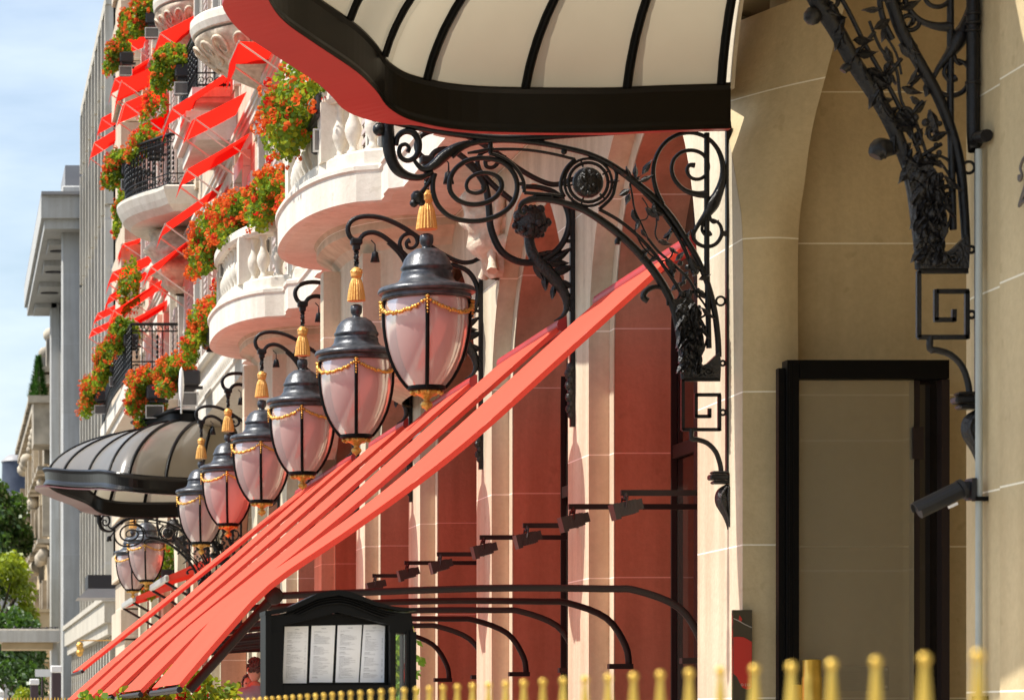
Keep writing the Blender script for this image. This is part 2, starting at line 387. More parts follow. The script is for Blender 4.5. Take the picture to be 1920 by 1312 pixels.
# splayed entrance jamb: widens into a trumpet as it rises
def jamb(sgn, D0):
    m = MB(); n = 26; rows = []
    L1 = cr([(-1.195, 0), (1.4, 0), (2.3, .0), (2.6, .10), (2.85, .25), (3.1, .45), (3.5, .8)], 5)
    L2 = cr([(-1.195, 0, 0), (1.4, 0, 0), (2.3, .0, .0), (2.6, -.04, .02), (2.85, -.10, .04), (3.1, -.2, .08), (3.5, -.40, .14)], 5)
    for (h, d1), (h2, d2, dx) in zip(L1, L2):
        A = Vector((F+.001, D0+sgn*d1-.002, H(h))); B = Vector((F+.27+dx, D0+sgn*d2-.002, H(h)))
        row = []
        for q in range(9):
            t = q/8; p = A.lerp(B, t); p.y -= sin(t*pi)*.05*max(0, min(1, (h-1.2)/1.5))
            row.append(p)
        rows.append(row)
    m.loft(rows, closed=False, smooth=True)
    return m
jamb(1, DX).build("entrance_jamb", M['entry'], hotel)
# deep back wall of the entrance recess (faces up the street) and returns
mb = MB()
mb.box((F+.27, DX+.14, 0), (F+1.6, DX+.5, H(6)))
mb.box((F+1.6, 11.2, 0), (F+1.9, DX+.5, H(6)))
mb.box((F+.001, 4.1, H(3.63)), (F+1.6, 16.4, H(4.59)))
mb.build("entrance_recess", M['entry'], hotel)
# near pier (right edge of the photograph), slightly rounded to the opening
mb = MB()
pl = [(F, 11.25), (F+.04, 11.42), (F+.14, 11.5), (F+1.6, 11.5), (F+1.6, 4.0), (F, 4.0)]
n = len(pl)
mb.prism([(x, y) for x, y in pl], 0, H(6.5), lambda u, v, d: (u, v, d))
mb.build("near_pier", M['entry'], hotel)
mb = MB(); mb.prism([(4.0, -1.19), (10.86, -1.19), (10.86, 6.5), (4.0, 6.5)], F-.03, F-.002, yz(0)); mb.build("pilaster", M['entry'], hotel)
# ground floor windows in each bay (dark joinery and glass), seen end-on
for k in range(0, 15):
    D0 = 17.95+PITCH*(k-1)+.6; D1 = 17.95+PITCH*k
    if 37 < D0 < 42: continue
    m = MB(); m.box((F+.50, D0-.3, .12), (F+.54, D1+.1, H(3.6))); w_ = m.build("window", M['darkglass'], hotel)
    m = MB()
    for j in range(5):
        y = D0+.06+j*(D1-D0-.16)/4
        m.box((F+.465, y-.04, .12), (F+.497, y+.04, H(3.5)))
    m.box((F+.47, D0, H(1.55)), (F+.495, D1, H(1.63)))
    m.build("frame", M['pole'], w_)
# upper walls
WX = F+.12
ends = 64.0
mb = MB()
mb.box((WX, 16.5, H(4.0)), (WX+6, ends, H(22))); mb.build("wall", M['upper'], hotel)
mb = MB(); mb.box((F+.51, DX+.6, 0), (F+6, 38.9, H(4.0)-.005)); mb.box((F+.51, 43.2, 0), (F+6, ends, H(4.0)-.005)); mb.build("inner_wall", M['upper'], hotel)
mb = MB(); mb.box((WX, 4, H(4.6)), (WX+6, 16.5, H(22))); mb.build("wall", M['upper'], hotel)
# pilasters, windows with shutters, floors
floors = [4.35, 8.6, 12.7, 16.8]
for fi, h0 in enumerate(floors):
    k = 0
    D = 20.0
    while D < 63:
        if not (fi == 0 and D < 20):
            w0, w1 = D, D+1.15
            m = MB(); m.box((WX-.004, w0, H(h0+.1)), (WX+.02, w1, H(h0+2.75))); win = m.build("window", M['glazing'], hotel)
            m = MB()
            for (a, b, c_, d_) in ((w0-.12, w0-.002, h0, h0+2.9), (w1+.002, w1+.12, h0, h0+2.9), (w0-.12, w1+.12, h0+2.905, h0+3.12)):
                m.box((WX-.10, a, H(c_)), (WX-.001, b, H(d_)))
            for j in range(3): m.box((WX-.035, w0+.35*j+.2, H(h0+.1)), (WX-.006, w0+.35*j+.245, H(h0+2.75)))
            for j in range(3): m.box((WX-.030, w0, H(h0+.7+.7*j)), (WX-.007, w1, H(h0+.74+.7*j)))
            m.build("frame", M['slab'], win)
            for (a, b) in ((w0-.62, w0-.14), (w1+.14, w1+.62)):
                m = MB(); m.box((WX-.05, a, H(h0+.1)), (WX-.003, b, H(h0+2.75)))
                for j in range(26): m.box((WX-.072, a+.05, H(h0+.2+j*.095)), (WX-.05, b-.05, H(h0+.245+j*.095)))
                m.build("shutter", M['shutter'], win)
        D += 3.2
    D = 18.3
    while D < 64:
        m = MB(); m.box((WX-.05, D, H(h0-.2)), (WX-.001, D+.42, H(h0+3.45)))
        m.box((WX-.08, D-.05, H(h0+3.0)), (WX-.051, D+.47, H(h0+3.2)))
        m.box((WX-.07, D-.03, H(h0+.0)), (WX-.051, D+.45, H(h0+.25)))
        D += 3.2
        m.build("pilaster", M['upper'], hotel)
    m = MB()
    for (x, a, b) in ((.10, 3.55, 3.60), (.07, 3.49, 3.548), (.04, 3.40, 3.488)):
        m.box((WX-x, 18, H(h0+a)), (WX-.002, ends, H(h0+b)))
    m.build("cornice", M['slab'], hotel)

# ---- first floor: one continuous slab that bows out, with a stone balustrade
bows = [17.6, 24.0, 30.4]
def slab_x(D, inset=0):
    x = 3.34+inset
    for c in bows:
        t = abs(D-c)
        if t < 1.7: x = min(x, 3.34+inset-.08-(.54)*sqrt(max(0, 1-(t/1.72)**2.4)))
        elif t < 1.95: x = min(x, 3.34+inset-.08)
        elif t < 2.25: x = min(x, 3.24+inset)
    return x
Ds = []
d = 17.0
while d < 41.6: Ds.append(d); d += .08
mb = MB()
prof = [(0.55, 4.0), (.06, 4.035), (.0, 4.05), (.0, 4.27), (-.02, 4.285), (-.02, 4.315), (.0, 4.33), (.9, 4.33)]
rows = [[(min(slab_x(D)+o if i not in (0, 7) else WX, WX), D, H(h)) for i, (o, h) in enumerate(prof)] for D in Ds]
mb.loft(rows, closed=True, caps=True); bal = mb.build("balcony_slab", M['slab'], hotel)
# moulding and body under each bow, tapering back into the pier
for c in bows[1:4]:
    m = MB()
    body = [(0.26, 4.06), (0.30, 3.995), (.30, 3.93), (.42, 3.86), (.47, 3.80), (.47, 3.2), (.62, 3.0), (.80, 2.85), (1.0, 2.75)]
    rows = []
    for q in range(25):
        t = -1+2*q/24; rr = []
        for (ins, h) in body:
            X = F-(F-2.72-ins)*sqrt(max(0, 1-abs(t)**2.6)) if ins < 1.2 else F
            X = min(X, F-.001); wd = max(1.62-ins*.9, .25)
            rr.append((X, c+t*wd, H(h)))
        rows.append(rr)
    m.loft(rows, closed=False); m.build("bow_corbel", M['pier'], hotel)
    for t in (-.72, .15):
        m = MB(); X = F-(F-2.66-.45)*sqrt(1-abs(t)**2.6); 
        m.box((X-.06, c+t*1.1-.10, H(2.95)), (F, c+t*1.1+.10, H(3.78)))
        m.build("corbel_strip", M['pier'], hotel)
# carved keystone heads / consoles on the piers
def carved(c, r=.16, hgt=.5, seed=0, proj=.2):
    rnd = random.Random(seed); m = MB(); c = Vector(c)
    rows = []
    for i in range(15):
        v = i/14; rr = []
        for j in range(13):
            a = pi*j/12
            rad = r*(sin(pi*min(v*.92+.05, 1))**.5)*(1+.35*noise.noise(Vector((a*2.2+seed, v*9, seed*3.1)))+.12*sin(v*22))
            rr.append(c+Vector((-abs(sin(a))*(rad+proj*(v**1.5)), cos(a)*rad, (v-.5)*hgt)))
        rows.append(rr)
    m.loft(rows, closed=False, smooth=True)
    for s_ in (-1, 1):      # side scrolls
        pts = [c+Vector((-.03-.06*t, s_*(r*.8+.05*sin(t*7)), (.5-t)*hgt*.9)) for t in [q/8 for q in range(9)]]
        m.tube(pts, [.02+.025*abs(sin(q*1.3)) for q in range(9)], 6, sub=3)
    return m
for i, D in enumerate((20.9, 24.3, 27.4, 30.7, 33.9, 37.2)):
    carved((F, D-.1, H(3.55)), .17, .62, seed=i).build("carved_keystone", M['carve'], hotel)
# balustrade
mb = MB(); d = 17.2
while d < 41.4:
    X = slab_x(d)+.17
    prof = [(.045,4.45),(.05,4.47),(.03,4.49),(.028,4.52),(.055,4.58),(.066,4.63),(.058,4.68),(.032,4.74),(.026,4.82),(.04,4.84),(.045,4.87)]
    mb.lathe([(r, H(h)) for r, h in prof], (X, d, 0), 10); d += .2
m1 = mb.build("baluster_row", M['slab'], hotel)
mb = MB()
rows = [[(slab_x(D)+o, D, H(h)) for o, h in ((.06,4.332),(.06,4.43),(.09,4.45),(.27,4.45),(.27,4.332))] for D in Ds]; mb.loft(rows, True, True)
rows = [[(slab_x(D)+o, D, H(h)) for o, h in ((.05,4.90),(.05,4.97),(.08,4.99),(.28,4.99),(.28,4.872),(.08,4.872))] for D in Ds]; mb.loft(rows, True, True)
mb.build("balustrade_rail", M['slab'], hotel)
for c in bows[1:3]:
    for o in (-2.05, -1.1, 1.1, 2.05):
        mb = MB(); X = slab_x(c+o); mb.box((X+.05, c+o-.11, H(4.43)), (X+.28, c+o+.11, H(4.89))); mb.build("pedestal", M['slab'], hotel)

for o in hotel.children:
    if o.name.split('.')[0] in ('balcony_slab','bow_corbel','corbel_strip','baluster_row','balustrade_rail','pedestal','carved_console','carved_keystone'): o.location.z -= .17
# ---- upper stone balconies with carved bowls and iron railings
def bowl(D, hs, rx, ry, depth, slab=.22, name="bowed_balcony", rail=True, carve=True, seed=0):
    m = MB(); n = 28
    def ring(sc, h, zz=0): return [(WX-rx*sc*sin(pi*q/n), D-ry*sc*cos(pi*q/n), H(h)) for q in range(n+1)]
    m.loft([ring(.86, hs-slab-.02), ring(.97, hs-slab+.02), ring(1.0, hs-.12), ring(1.0, hs-.03), ring(.97, hs), ring(.0, hs)], closed=False)
    o = m.build(name, M['slab'], hotel)
    m = MB()
    rows = []
    for i in range(12):
        v = i/11
        row = []
        for q in range(n+1):
            a = pi*q/n; bump = 1+.13*noise.noise(Vector((a*3+seed, v*5, seed)))*(v > .05)
            sc = (.84*(1-v**1.6)+.10)*bump
            row.append((WX-rx*sc*sin(a), D-ry*sc*cos(a), H(hs-slab-.025-depth*v)))
        rows.append(row)
    m.loft(rows, closed=False, smooth=True)
    # scroll relief around the bowl
    if carve:
        for q in range(9):
            a = pi*(q+.5)/9; sgn = 1 if q % 2 else -1
            pts = []
            for t in range(22):
                u = t/21; rr = .17*(1-u*.8)*ry/1.0; th = u*2.6*pi*sgn+1.2
                aa = a+rr*cos(th)/max(ry, .5)*1.0; vv = .33+.0*q+rr*sin(th)/depth*.8
                sc = (.84*(1-max(vv, 0)**1.6)+.10)*1.05
                pts.append((WX-rx*sc*sin(aa), D-ry*sc*cos(aa), H(hs-slab-.025-depth*vv)))
            m.tube(pts, [.026-.014*t/21 for t in range(22)], 6)
    m.build("carved_corbel", M['carve'], o)
    return o
def scroll(cx, cz, r, turns=1.4, ph=0, sgn=1, n=18):
    return [(cx+r*(1-.8*t/n)*cos(ph+sgn*2*pi*turns*t/n), cz+r*(1-.8*t/n)*sin(ph+sgn*2*pi*turns*t/n)) for t in range(n+1)]
def railing(path, h0, hh, parent, dens=.11, r=.012):
    """iron railing along a plan path [(x,y)...]"""
    m = MB(); pts = cr(path, 4) if len(path) > 2 else path
    # resample
    seg = [];
    for a, b in zip(pts[:-1], pts[1:]):
        L_ = math.dist(a, b); k = max(1, round(L_/dens))
        for q in range(k): seg.append((a[0]+(b[0]-a[0])*q/k, a[1]+(b[1]-a[1])*q/k))
    seg.append(pts[-1])
    for z, rr in ((hh, r*2.0), (hh*.86, r), (hh*.24, r), (.03, r*1.5)): m.tube([(x, y, H(h0+z)) for x, y in seg], rr, 5)
    for i, (x, y) in enumerate(seg):
        m.tube([(x, y, H(h0)), (x, y, H(h0+hh))], r*.9, 4)
        if i+1 < len(seg):
            x2, y2 = seg[i+1]; dx, dy = x2-x, y2-y; L_ = math.hypot(dx, dy) or 1
            for (cz, ph, sg) in ((hh*.12, 0, 1), (hh*.93, pi, -1)):
                sc = scroll(L_*.5, cz, L_*.42, 1.1, ph, sg, 9)
                m.tube([(x+dx/L_*u, y+dy/L_*u, H(h0+v)) for u, v in sc], r*.7, 4)
            if i % 2 == 0:
                for q in range(5):
                    zc = hh*(.34+.1*q); m.ball((x+dx/2, y+dy/2, H(h0+zc)), r*1.7, 6, sz=1.8)
    return m
# bowls high on the facade
bowl(37.2, 8.72, .95, 1.1, .62, seed=3)
bowl(48.6, 11.75, .62, 1.0, .6, seed=5)
# iron balcony between (C), and the double-curved one below (A), and the long one (B)
def slab_box(x0, D0, D1, h0, t=.2, name="balcony_slab"):
    m = MB()
    for (ix, a, b) in ((0, t*.35, t), (.06, 0, t*.35-.002)):
        m.box((x0+ix, D0+ix, H(h0-t+a)), (WX-.002, D1-ix, H(h0-t+b)))
    return m.build(name, M['slab'], hotel)
s_ = slab_box(3.42, 41.4, 44.5, 8.78)
railing([(WX-.01, 41.5), (3.5, 41.5)], 8.8, .83, s_, .13).build("railing", M['iron'], s_)
railing([(3.5, 41.5), (3.46, 43), (3.5, 44.4)], 8.8, .83, s_, .12).build("railing", M['iron'], s_)
# A: curved
m = MB(); c0 = 49.3; n = 24
def ringA(e, h): return [(WX-.001, 47.4-e, H(h)), (3.52-e, 47.4-e, H(h))]+[(3.52-e-(.62+e*.3)*sin(pi*q/n)**.8, 47.6-e*.6+(3.3+e)*q/n, H(h)) for q in range(1, n)]+[(3.52-e, 51.0+e, H(h)), (WX-.001, 51.0+e, H(h))]
m.loft([ringA(-.12, 8.1), ringA(-.02, 8.2), ringA(.02, 8.3), ringA(.06, 8.42), ringA(.06, 8.47), ringA(.0, 8.5)], closed=False)
m.add(ringA(-.12, 8.1), [tuple(range(n+3))]); m.add(ringA(0, 8.5), [tuple(reversed(range(n+3)))])
A_ = m.build("bowed_balcony", M['slab'], hotel)
railing([(WX-.01, 47.5), (3.55, 47.5)], 8.5, .82, A_, .14).build("railing", M['iron'], A_)
railing([(x, y) for x, y, z in ringA(-.05, 0)[1:-1]][::2], 8.5, .82, A_, .12).build("railing", M['iron'], A_)
m = carved((WX, 49.2, H(7.55)), .55, 1.1, seed=9, proj=.3); m.build("carved_corbel", M['carve'], A_)
# B: long iron balcony over a bay beyond the far canopy
B_ = slab_box(3.08, 50.0, 59.6, 5.78, .42)
railing([(WX-.01, 50.1), (3.12, 50.1)], 5.8, .83, B_, .18, .014).build("railing", M['iron'], B_)
railing([(3.12, 50.1), (3.02, 54.5), (3.12, 59.5)], 5.8, .83, B_, .14, .014).build("railing", M['iron'], B_)
# a moulded ledge at the second floor
m = MB()
for (x, a, b) in ((3.30, 8.33, 8.42), (3.36, 8.2, 8.328), (3.44, 8.02, 8.198)): m.box((x, 41.0, H(a)-.05), (WX-.002, 43.3, H(b)-.05))
m.build("ledge", M['slab'], hotel)
# rusticated far corner with blocks, beyond the curved balcony
m = MB()
for i in range(26):
    e = .10 if i % 2 else .02
    m.box((WX-.35-e, 60.6-e, H(1+i*.62)), (WX-.002, 63.9, H(1+i*.62+.58)))
m.build("corner_quoins", M['upper'], hotel)
# ================================================================== ENTRANCE CANOPIES
half = [(1.70,3.86,2.90),(1.68,3.5,2.885),(1.66,3.2,2.87),(1.62,2.6,2.87),(1.54,2.28,2.90),(1.43,2.12,2.945),(1.25,2.02,3.0),(1.05,1.9,3.045),(.75,1.68,3.10),(.5,1.5,3.15),(.25,1.40,3.19),(0,1.36,3.21)]
half_s = cr(half, 5)
nearh = cr([(0,1.36,3.21),(.35,1.40,3.19),(.7,1.5,3.15),(1.1,1.68,3.10),(1.7,1.9,3.045),(2.3,2.02,3.0),(2.75,2.12,2.945),(2.95,2.28,2.90),(2.9,2.6,2.87),(2.5,3.2,2.87),(2.15,3.5,2.885),(2.0,3.86,2.90)], 5)
outline = half_s+[(-d, x, h) for d, x, h in nearh[1:]]
def nrm(i):
    a = outline[max(i-1, 0)]; b = outline[min(i+1, len(outline)-1)]
    v = Vector((b[0]-a[0], 0, -(b[1]-a[1])));  # tangent in (d,x): normal points outwards
    t = Vector((b[0]-a[0], b[1]-a[1])); n = Vector((t[1], -t[0])); n.normalize()
    # n=(nd,nx); outward must lead away from (0,F)
    o = Vector((outline[i][0], outline[i][1]-F))
    if n.dot(o) < 0: n = -n
    return n
NO = [nrm(i) for i in range(len(outline))]
def off(i, e): d, x, h = outline[i]; return d+NO[i][0]*e, min(x+NO[i][1]*e, F-.002)
RH = 3.93
def dome(i, u):
    d, x, h = outline[i]; d0, x0 = off(i, -.03)
    rd, rx = d*.53, F-(F-x)*.52
    s_ = sin(u*pi/2); c_ = 1-cos(u*pi/2)
    t = .30*u+.70*c_
    return (rx*t+x0*(1-t), rd*t+d0*(1-t), h+.215+(RH-h-.215)*(.38*u+.62*s_))
def q2(*pts):   # pixels of the nearer bracket in the photo -> bracket drawing coordinates
    out = []
    for px, py in pts:
        k = S(14.75)/S(11.17); x = VX+(px-VX)*k; y = VY-(VY-py)*k
        out.append(((x-650)*2.4293, (y-200)*2.4293))
    return out
def iron_tube(m, pts, r, mi=0, sub=4, flat=1.0, n=6, y=0):
    """pts in zoomed-photo coordinates of the bracket -> local (x from the wall bar, h)"""
    q = [((650+a/2.4293)-1365, (200+b/2.4293)) for a, b in pts]
    s0 = S(14.75)
    pp = [Vector((F+a/s0, y, H((VY-b)/s0))) for a, b in q]
    rr = [k*1.3/2.4293/s0/2 for k in r] if hasattr(r, '__len__') else r*1.3/2.4293/s0/2
    m.tube(pp, rr, n, sub, mi, flat)
def zp(a, b, y=0):
    s0 = S(14.75); return Vector((F+(650+a/2.4293-1365)/s0, y, H((VY-(200+b/2.4293))/s0)))
def leaf3(m, p, ang, ln, wd, y=0, mi=0, curl=.3):
    """small pointed iron leaf with thickness, in the bracket plane"""
    s0 = S(14.75); ln = ln/2.4293/s0; wd = wd/2.4293/s0; c = zp(*p, y); d = Vector((cos(ang), 0, -sin(ang))); sd = Vector((sin(ang), 0, cos(ang)))
    prof = [(0, .12), (.15, .6), (.35, 1), (.55, .9), (.75, .55), (.9, .22), (1, .02)]
    L_ = []; R_ = []; Mi = []; 
    for t, w_ in prof:
        cy_ = -curl*ln*(t-.5)**2
        L_.append(c+d*ln*t+sd*wd*w_*.5+Vector((0, .006+cy_, 0))); R_.append(c+d*ln*t-sd*wd*w_*.5+Vector((0, .006+cy_, 0)))
        Mi.append(c+d*ln*t+Vector((0, -.010+cy_, 0)))
    m.loft([[a, b, e, (a+e)/2+Vector((0, .018, 0))] for a, b, e in zip(L_, Mi, R_)], True, True, mi)
def make_canopy(Dc, label):
    root = thing("entrance_canopy", (F, Dc, 0), label, "canopy", "scalloped glass canopies over the hotel doors")
    W_ = lambda x, d, h: (x, Dc+d, H(h))
    idx = range(len(outline))
    m = MB()   # fascia: outer and inner face, little roll at the foot and the top
    rows = []
    for i in idx:
        h = outline[i][2]; rr = []
        for e, z in ((.0,.225),(.03,.23),(.045,.21),(.03,.19),(.012,.17),(.0,.06),(.012,.03),(.03,.012),(.03,0),(-.03,0),(-.03,.02),(-.022,.04),(-.022,.19),(-.034,.21),(-.03,.225)):
            d, x = off(i, e); rr.append(W_(x, d, h+z))
        rows.append(rr)
    m.loft(rows, True, True, smooth=False); fa = m.build("fascia", M['fascia'], root)
    m = MB(); rows = []   # projecting lip under the fascia, awnings' reflection in its red: widest over the street
    for i in idx:
        d0, x0, h = outline[i]
        t = max(0, min(1, (2.30-x0)/.25)); wl = .02+.15*t*max(0, min(1, (outline[i][0]+.5)/.7))
        a = off(i, -.028); b = off(i, wl)
        rows.append([W_(a[1], a[0], h-.003), W_(b[1], b[0], h-.035*t-.003), W_(b[1], b[0], h-.035*t+.016), W_(a[1], a[0], h-.001)])
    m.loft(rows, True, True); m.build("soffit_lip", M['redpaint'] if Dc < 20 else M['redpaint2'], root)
    # opal glass between ribs
    ribx = []
    tgt = [(1.7, 3.80), (1.68, 3.35), (1.64, 2.87), (1.56, 2.33), (1.36, 2.07), (1.0, 1.86), (.62, 1.58), (.22, 1.39)]
    for (a, b) in tgt: ribx.append(min(idx, key=lambda i: (outline[i][0]-a)**2+(outline[i][1]-b)**2))
    ribx = ribx+[min(len(outline)-1, 2*(len(outline)//2)-i) for i in reversed(ribx)]
    for a, b in zip(ribx[:-1], ribx[1:]):
        m = MB(); rows = []
        for u in range(11):
            rows.append([W_(*(lambda q: (q[0], q[1], q[2]-0))(dome(i, u/10))) for i in range(a, b+1)])
        m.loft(rows, closed=False, smooth=True); m.build("glass_panel", M['roofglass'], root)
    for i in ribx:
        m = MB(); pts = [Vector(W_(*dome(i, u/14))) for u in range(15)]
        m.tube(pts, .024, 6, flat=1.3); m.build("rib", M['blackpaint'], root)
    m = MB(); rows = []   # crown ring
    for i in idx:
        d, x, h = outline[i]; k = .53; rd, rx = d*k, F-(F-x)*.52
        rows.append([W_(min(F-.002, F-(F-rx)*q), rd*q, z) for q, z in ((1.05, RH-.05), (1.05, RH-.02), (1.0, RH), (.99, RH+.11), (1.03, RH+.13), (1.03, RH+.15), (.95, RH+.15), (.93, RH-.05))])
    m.loft(rows, True, True); m.build("crown_ring", M['blackpaint'], root)
    m = MB(); rows = []
    for u in range(9):
        t = u/8; rows.append([W_(min(F-.002, F-(F-outline[i][1])*.52*(1-t*.98)), outline[i][0]*.53*(1-t*.98), RH+.15+.24*sin(t*pi/2)) for i in idx])
    m.loft(rows, closed=False, smooth=True); m.build("crown_glass", M['roofglass'], root)
    m = MB()
    for i in ribx[1:-1:2]:
        m.tube([W_(min(F-.003, F-(F-outline[i][1])*.52*(1-t*.98)), outline[i][0]*.53*(1-t*.98), RH+.157+.24*sin(t*pi/2)) for t in [q/8 for q in range(9)]], .016, 5)
    m.build("crown_rib", M['blackpaint'], root)
    for dd in (1.80, -1.78):
        bracket(root, Dc+dd, dd < 0)
    # added strip hidden above the glass, keeps sun off the entrance jamb
    m = MB(); low = []
    for sgn, i in ((1, 0), (-1, len(outline)-1)):
        cur = [(Dc+dome(i, u/8)[1], dome(i, u/8)[2]-.02) for u in range(9)]
        low.append(cur)
    poly = [(low[0][0][0]+.35, 3.12)]+low[0]+list(reversed(low[1]))+[(low[1][0][0]-.3, 3.12), (low[1][0][0]-.3, 4.28), (low[0][0][0]+.35, 4.28)]
    m.prism(poly, F-.022, F-.003, lambda u, v, d: (d, u, H(v))); m.build("wall_flashing", M['pier'], root)
    return root
def bracket(root, D, near):
    m = MB()
    T = lambda pts, r, **k: iron_tube(m, pts, r, y=D, **k)
    # uprights
    T([(1738, 90), (1738, 1665)], 26, sub=0, n=4)
    T([(1640, 120), (1640, 700), (1650, 1100)], 20, sub=0)
    if not near:
        # top beam following the fascia
        T([(110, 40), (240, 75), (400, 108), (560, 132), (700, 145), (860, 140), (1050, 125), (1400, 103), (1740, 95)], 26)
        # left volute
        T([(185, 60), (188, 130), (192, 190), (205, 245), (235, 292), (285, 318), (340, 322), (392, 296)], [44, 46, 44, 40, 38, 28, 22, 18])
        T([(225, 178), (232, 138), (262, 115), (300, 118), (325, 150), (328, 195), (312, 230), (280, 246), (252, 236), (238, 208), (246, 180), (268, 172), (284, 188), (276, 208)], [16, 20, 22, 24, 24, 22, 20, 18, 17, 16, 15, 14, 14, 18])
        m.ball(zp(148, 104, D), .034, 10); m.ball(zp(130, 45, D), .028, 8)
        T([(300, 232), (320, 262), (350, 285), (395, 268), (440, 228), (500, 185), (560, 163)], [12, 16, 22, 34, 40, 30, 18])
        T([(393, 312), (375, 345), (352, 378), (335, 400)], [14, 12, 16, 22]); m.ball(zp(322, 412, D), .034, 8); m.ball(zp(306, 440, D), .022, 8); m.ball(zp(340, 436, D), .02, 8)
        # long upper rib of the arch
        T([(480, 232), (530, 185), (600, 160), (720, 152), (860, 163), (980, 185), (1100, 215), (1200, 262), (1300, 332), (1400, 415), (1480, 505), (1545, 605), (1600, 700), (1645, 810), (1675, 930), (1690, 1050), (1694, 1140)], [14, 20, 22, 22, 22, 20, 20, 22, 24, 24, 24, 22, 22, 22, 22, 22, 22])
        T([(550, 212), (600, 205), (655, 196), (800, 196), (920, 212), (1040, 240)], [8, 14, 12, 11, 11, 11])
        T([(1040, 240), (1000, 280), (978, 330), (975, 375), (992, 412)], 13); T([(992, 412), (930, 402), (865, 397), (808, 392)], 13, sub=0); T([(808, 392), (806, 345), (785, 300), (745, 255), (690, 225), (650, 215)], 13)
        m.ball(zp(990, 205, D), .016, 8)
        T([(655, 150), (655, 215)], 16, sub=0); T([(860, 395), (860, 425)], 14, sub=0); T([(935, 400), (935, 430)], 14, sub=0)
        # first big spiral
        T([(402, 305), (392, 345), (396, 400), (420, 455), (470, 500), (540, 520), (620, 518), (700, 490), (752, 445), (775, 385), (770, 325), (735, 272), (680, 243), (610, 235), (545, 248), (495, 285), (470, 335), (472, 385), (505, 425), (560, 445), (625, 440), (678, 412), (705, 370), (698, 330), (660, 306), (610, 303), (565, 322), (545, 355), (555, 385), (590, 395), (622, 382), (625, 362)], [18]*24+[16, 15, 14, 13, 13, 14, 18, 22])
        T([(770, 352), (805, 352)], 14, sub=0)
        # lower rib
        T([(788, 462), (800, 440), (835, 424), (880, 420), (945, 428), (1010, 445), (1080, 470), (1150, 512), (1230, 572), (1310, 645), (1380, 725), (1440, 812), (1480, 892), (1502, 970), (1518, 1060), (1530, 1160), (1536, 1240)], [16, 20, 24, 24, 24, 24, 26, 28, 30, 30, 30, 30, 28, 26, 26, 26, 26])
        T([(788, 462), (790, 482), (805, 490), (815, 478)], [16, 14, 13, 16])
        T([(1150, 468), (1230, 512), (1310, 574), (1390, 655), (1450, 735), (1500, 810), (1540, 880)], 13)
        T([(1190, 262), (1300, 345), (1400, 440), (1480, 545), (1540, 650), (1580, 760)], 14)
        T([(1195, 260), (1228, 300), (1222, 360), (1205, 415), (1150, 468)], 13)
        # medallion
        m.torus(zp(1100, 345, D), .096*1.02, .0085, 28, 6); m.torus(zp(1100, 345, D), .118, .007, 28, 6)
        for a in (0.5, 1.9, 3.3, 4.4, 5.5):
            c = zp(1100, 345, D); m.tube([c+Vector((cos(a)*.08, 0, sin(a)*.08)), c+Vector((cos(a)*.12, 0, sin(a)*.12))], .006, 4)
    else:
        T([(1100, 40), (1400, 60), (1740, 60)], 26)
        T(q2((1455, -180), (1480, -110), (1505, -50), (1530, 0), (1568, 57), (1606, 126), (1648, 190), (1678, 248), (1706, 324), (1718, 381), (1722, 430), (1724, 505)), [34, 38, 42, 46, 46, 44, 42, 40, 36, 34, 30, 26])
        T(q2((1500, -180), (1530, -100), (1556, -40), (1590, 20), (1625, 90), (1665, 160), (1700, 230), (1728, 300), (1742, 360)), 13)
        T(q2((1590, -190), (1630, -90), (1670, 0), (1690, 57), (1728, 126), (1756, 175), (1782, 240), (1800, 310), (1808, 400), (1812, 470)), [30, 34, 36, 36, 34, 32, 30, 28, 26, 24])
        T(q2((1540, 10), (1550, -10), (1536, 20), (1526, 30)), [14, 24, 34, 44])
        m.ball(zp(*q2((1524, 30))[0], D), .036, 9)
        for c_, r_, tn, ph, sg in (((1705, 40), 20, 1.3, 0, 1), ((1655, 150), 16, 1.2, 2, -1), ((1700, 215), 18, 1.3, 1, 1), ((1735, 330), 16, 1.2, 3, -1), ((1560, 5), 20, 1.3, 1.5, 1), ((1750, 250), 14, 1.1, 0, 1), ((1775, 360), 16, 1.3, 2, -1)):
            T(q2(*scroll(c_[0], c_[1], r_, tn, ph, sg, 14)), [13]*13+[20, 24], sub=2)
        for (a, b) in (((1600, 110), (1640, 60)), ((1640, 175), (1690, 110)), ((1680, 250), (1730, 190)), ((1700, 310), (1765, 270))): T(q2(a, b), 12, sub=0)
        for k in range(26):
            t = k/25; px = 1535+180*t**.8; py = 10+340*t; leaf3(m, q2((px+random.Random(k).uniform(-6, 22), py))[0], 1.0+random.Random(k+50).uniform(-1.2, 1.2), 70, 34, D-.02, 0, .8)
        T(q2((1640, 190), (1622, 150), (1606, 128), (1588, 126), (1580, 134)), [22, 22, 20, 26, 22])
        T(q2((1712, 330), (1702, 300), (1685, 282), (1668, 278), (1650, 280), (1640, 294)), [18, 22, 28, 44, 60, 40])
    # right spiral and the small one below
    T([(1440, 445), (1410, 380), (1396, 300), (1412, 222), (1455, 160), (1515, 126), (1580, 120), (1645, 145), (1690, 195), (1712, 260), (1712, 330), (1690, 400), (1665, 445), (1640, 490), (1600, 540), (1578, 585)], [18, 17, 16, 15, 15, 15, 15, 15, 17, 20, 26, 36, 48, 30, 16, 13])
    T([(1640, 400), (1590, 398), (1535, 378), (1495, 335), (1480, 285), (1492, 238), (1530, 206), (1580, 200), (1625, 220), (1646, 262), (1640, 305), (1608, 330), (1570, 325), (1550, 295), (1560, 268), (1585, 268)], [30, 22, 17, 16, 15, 14, 14, 14, 14, 14, 13, 13, 13, 13, 15, 20])
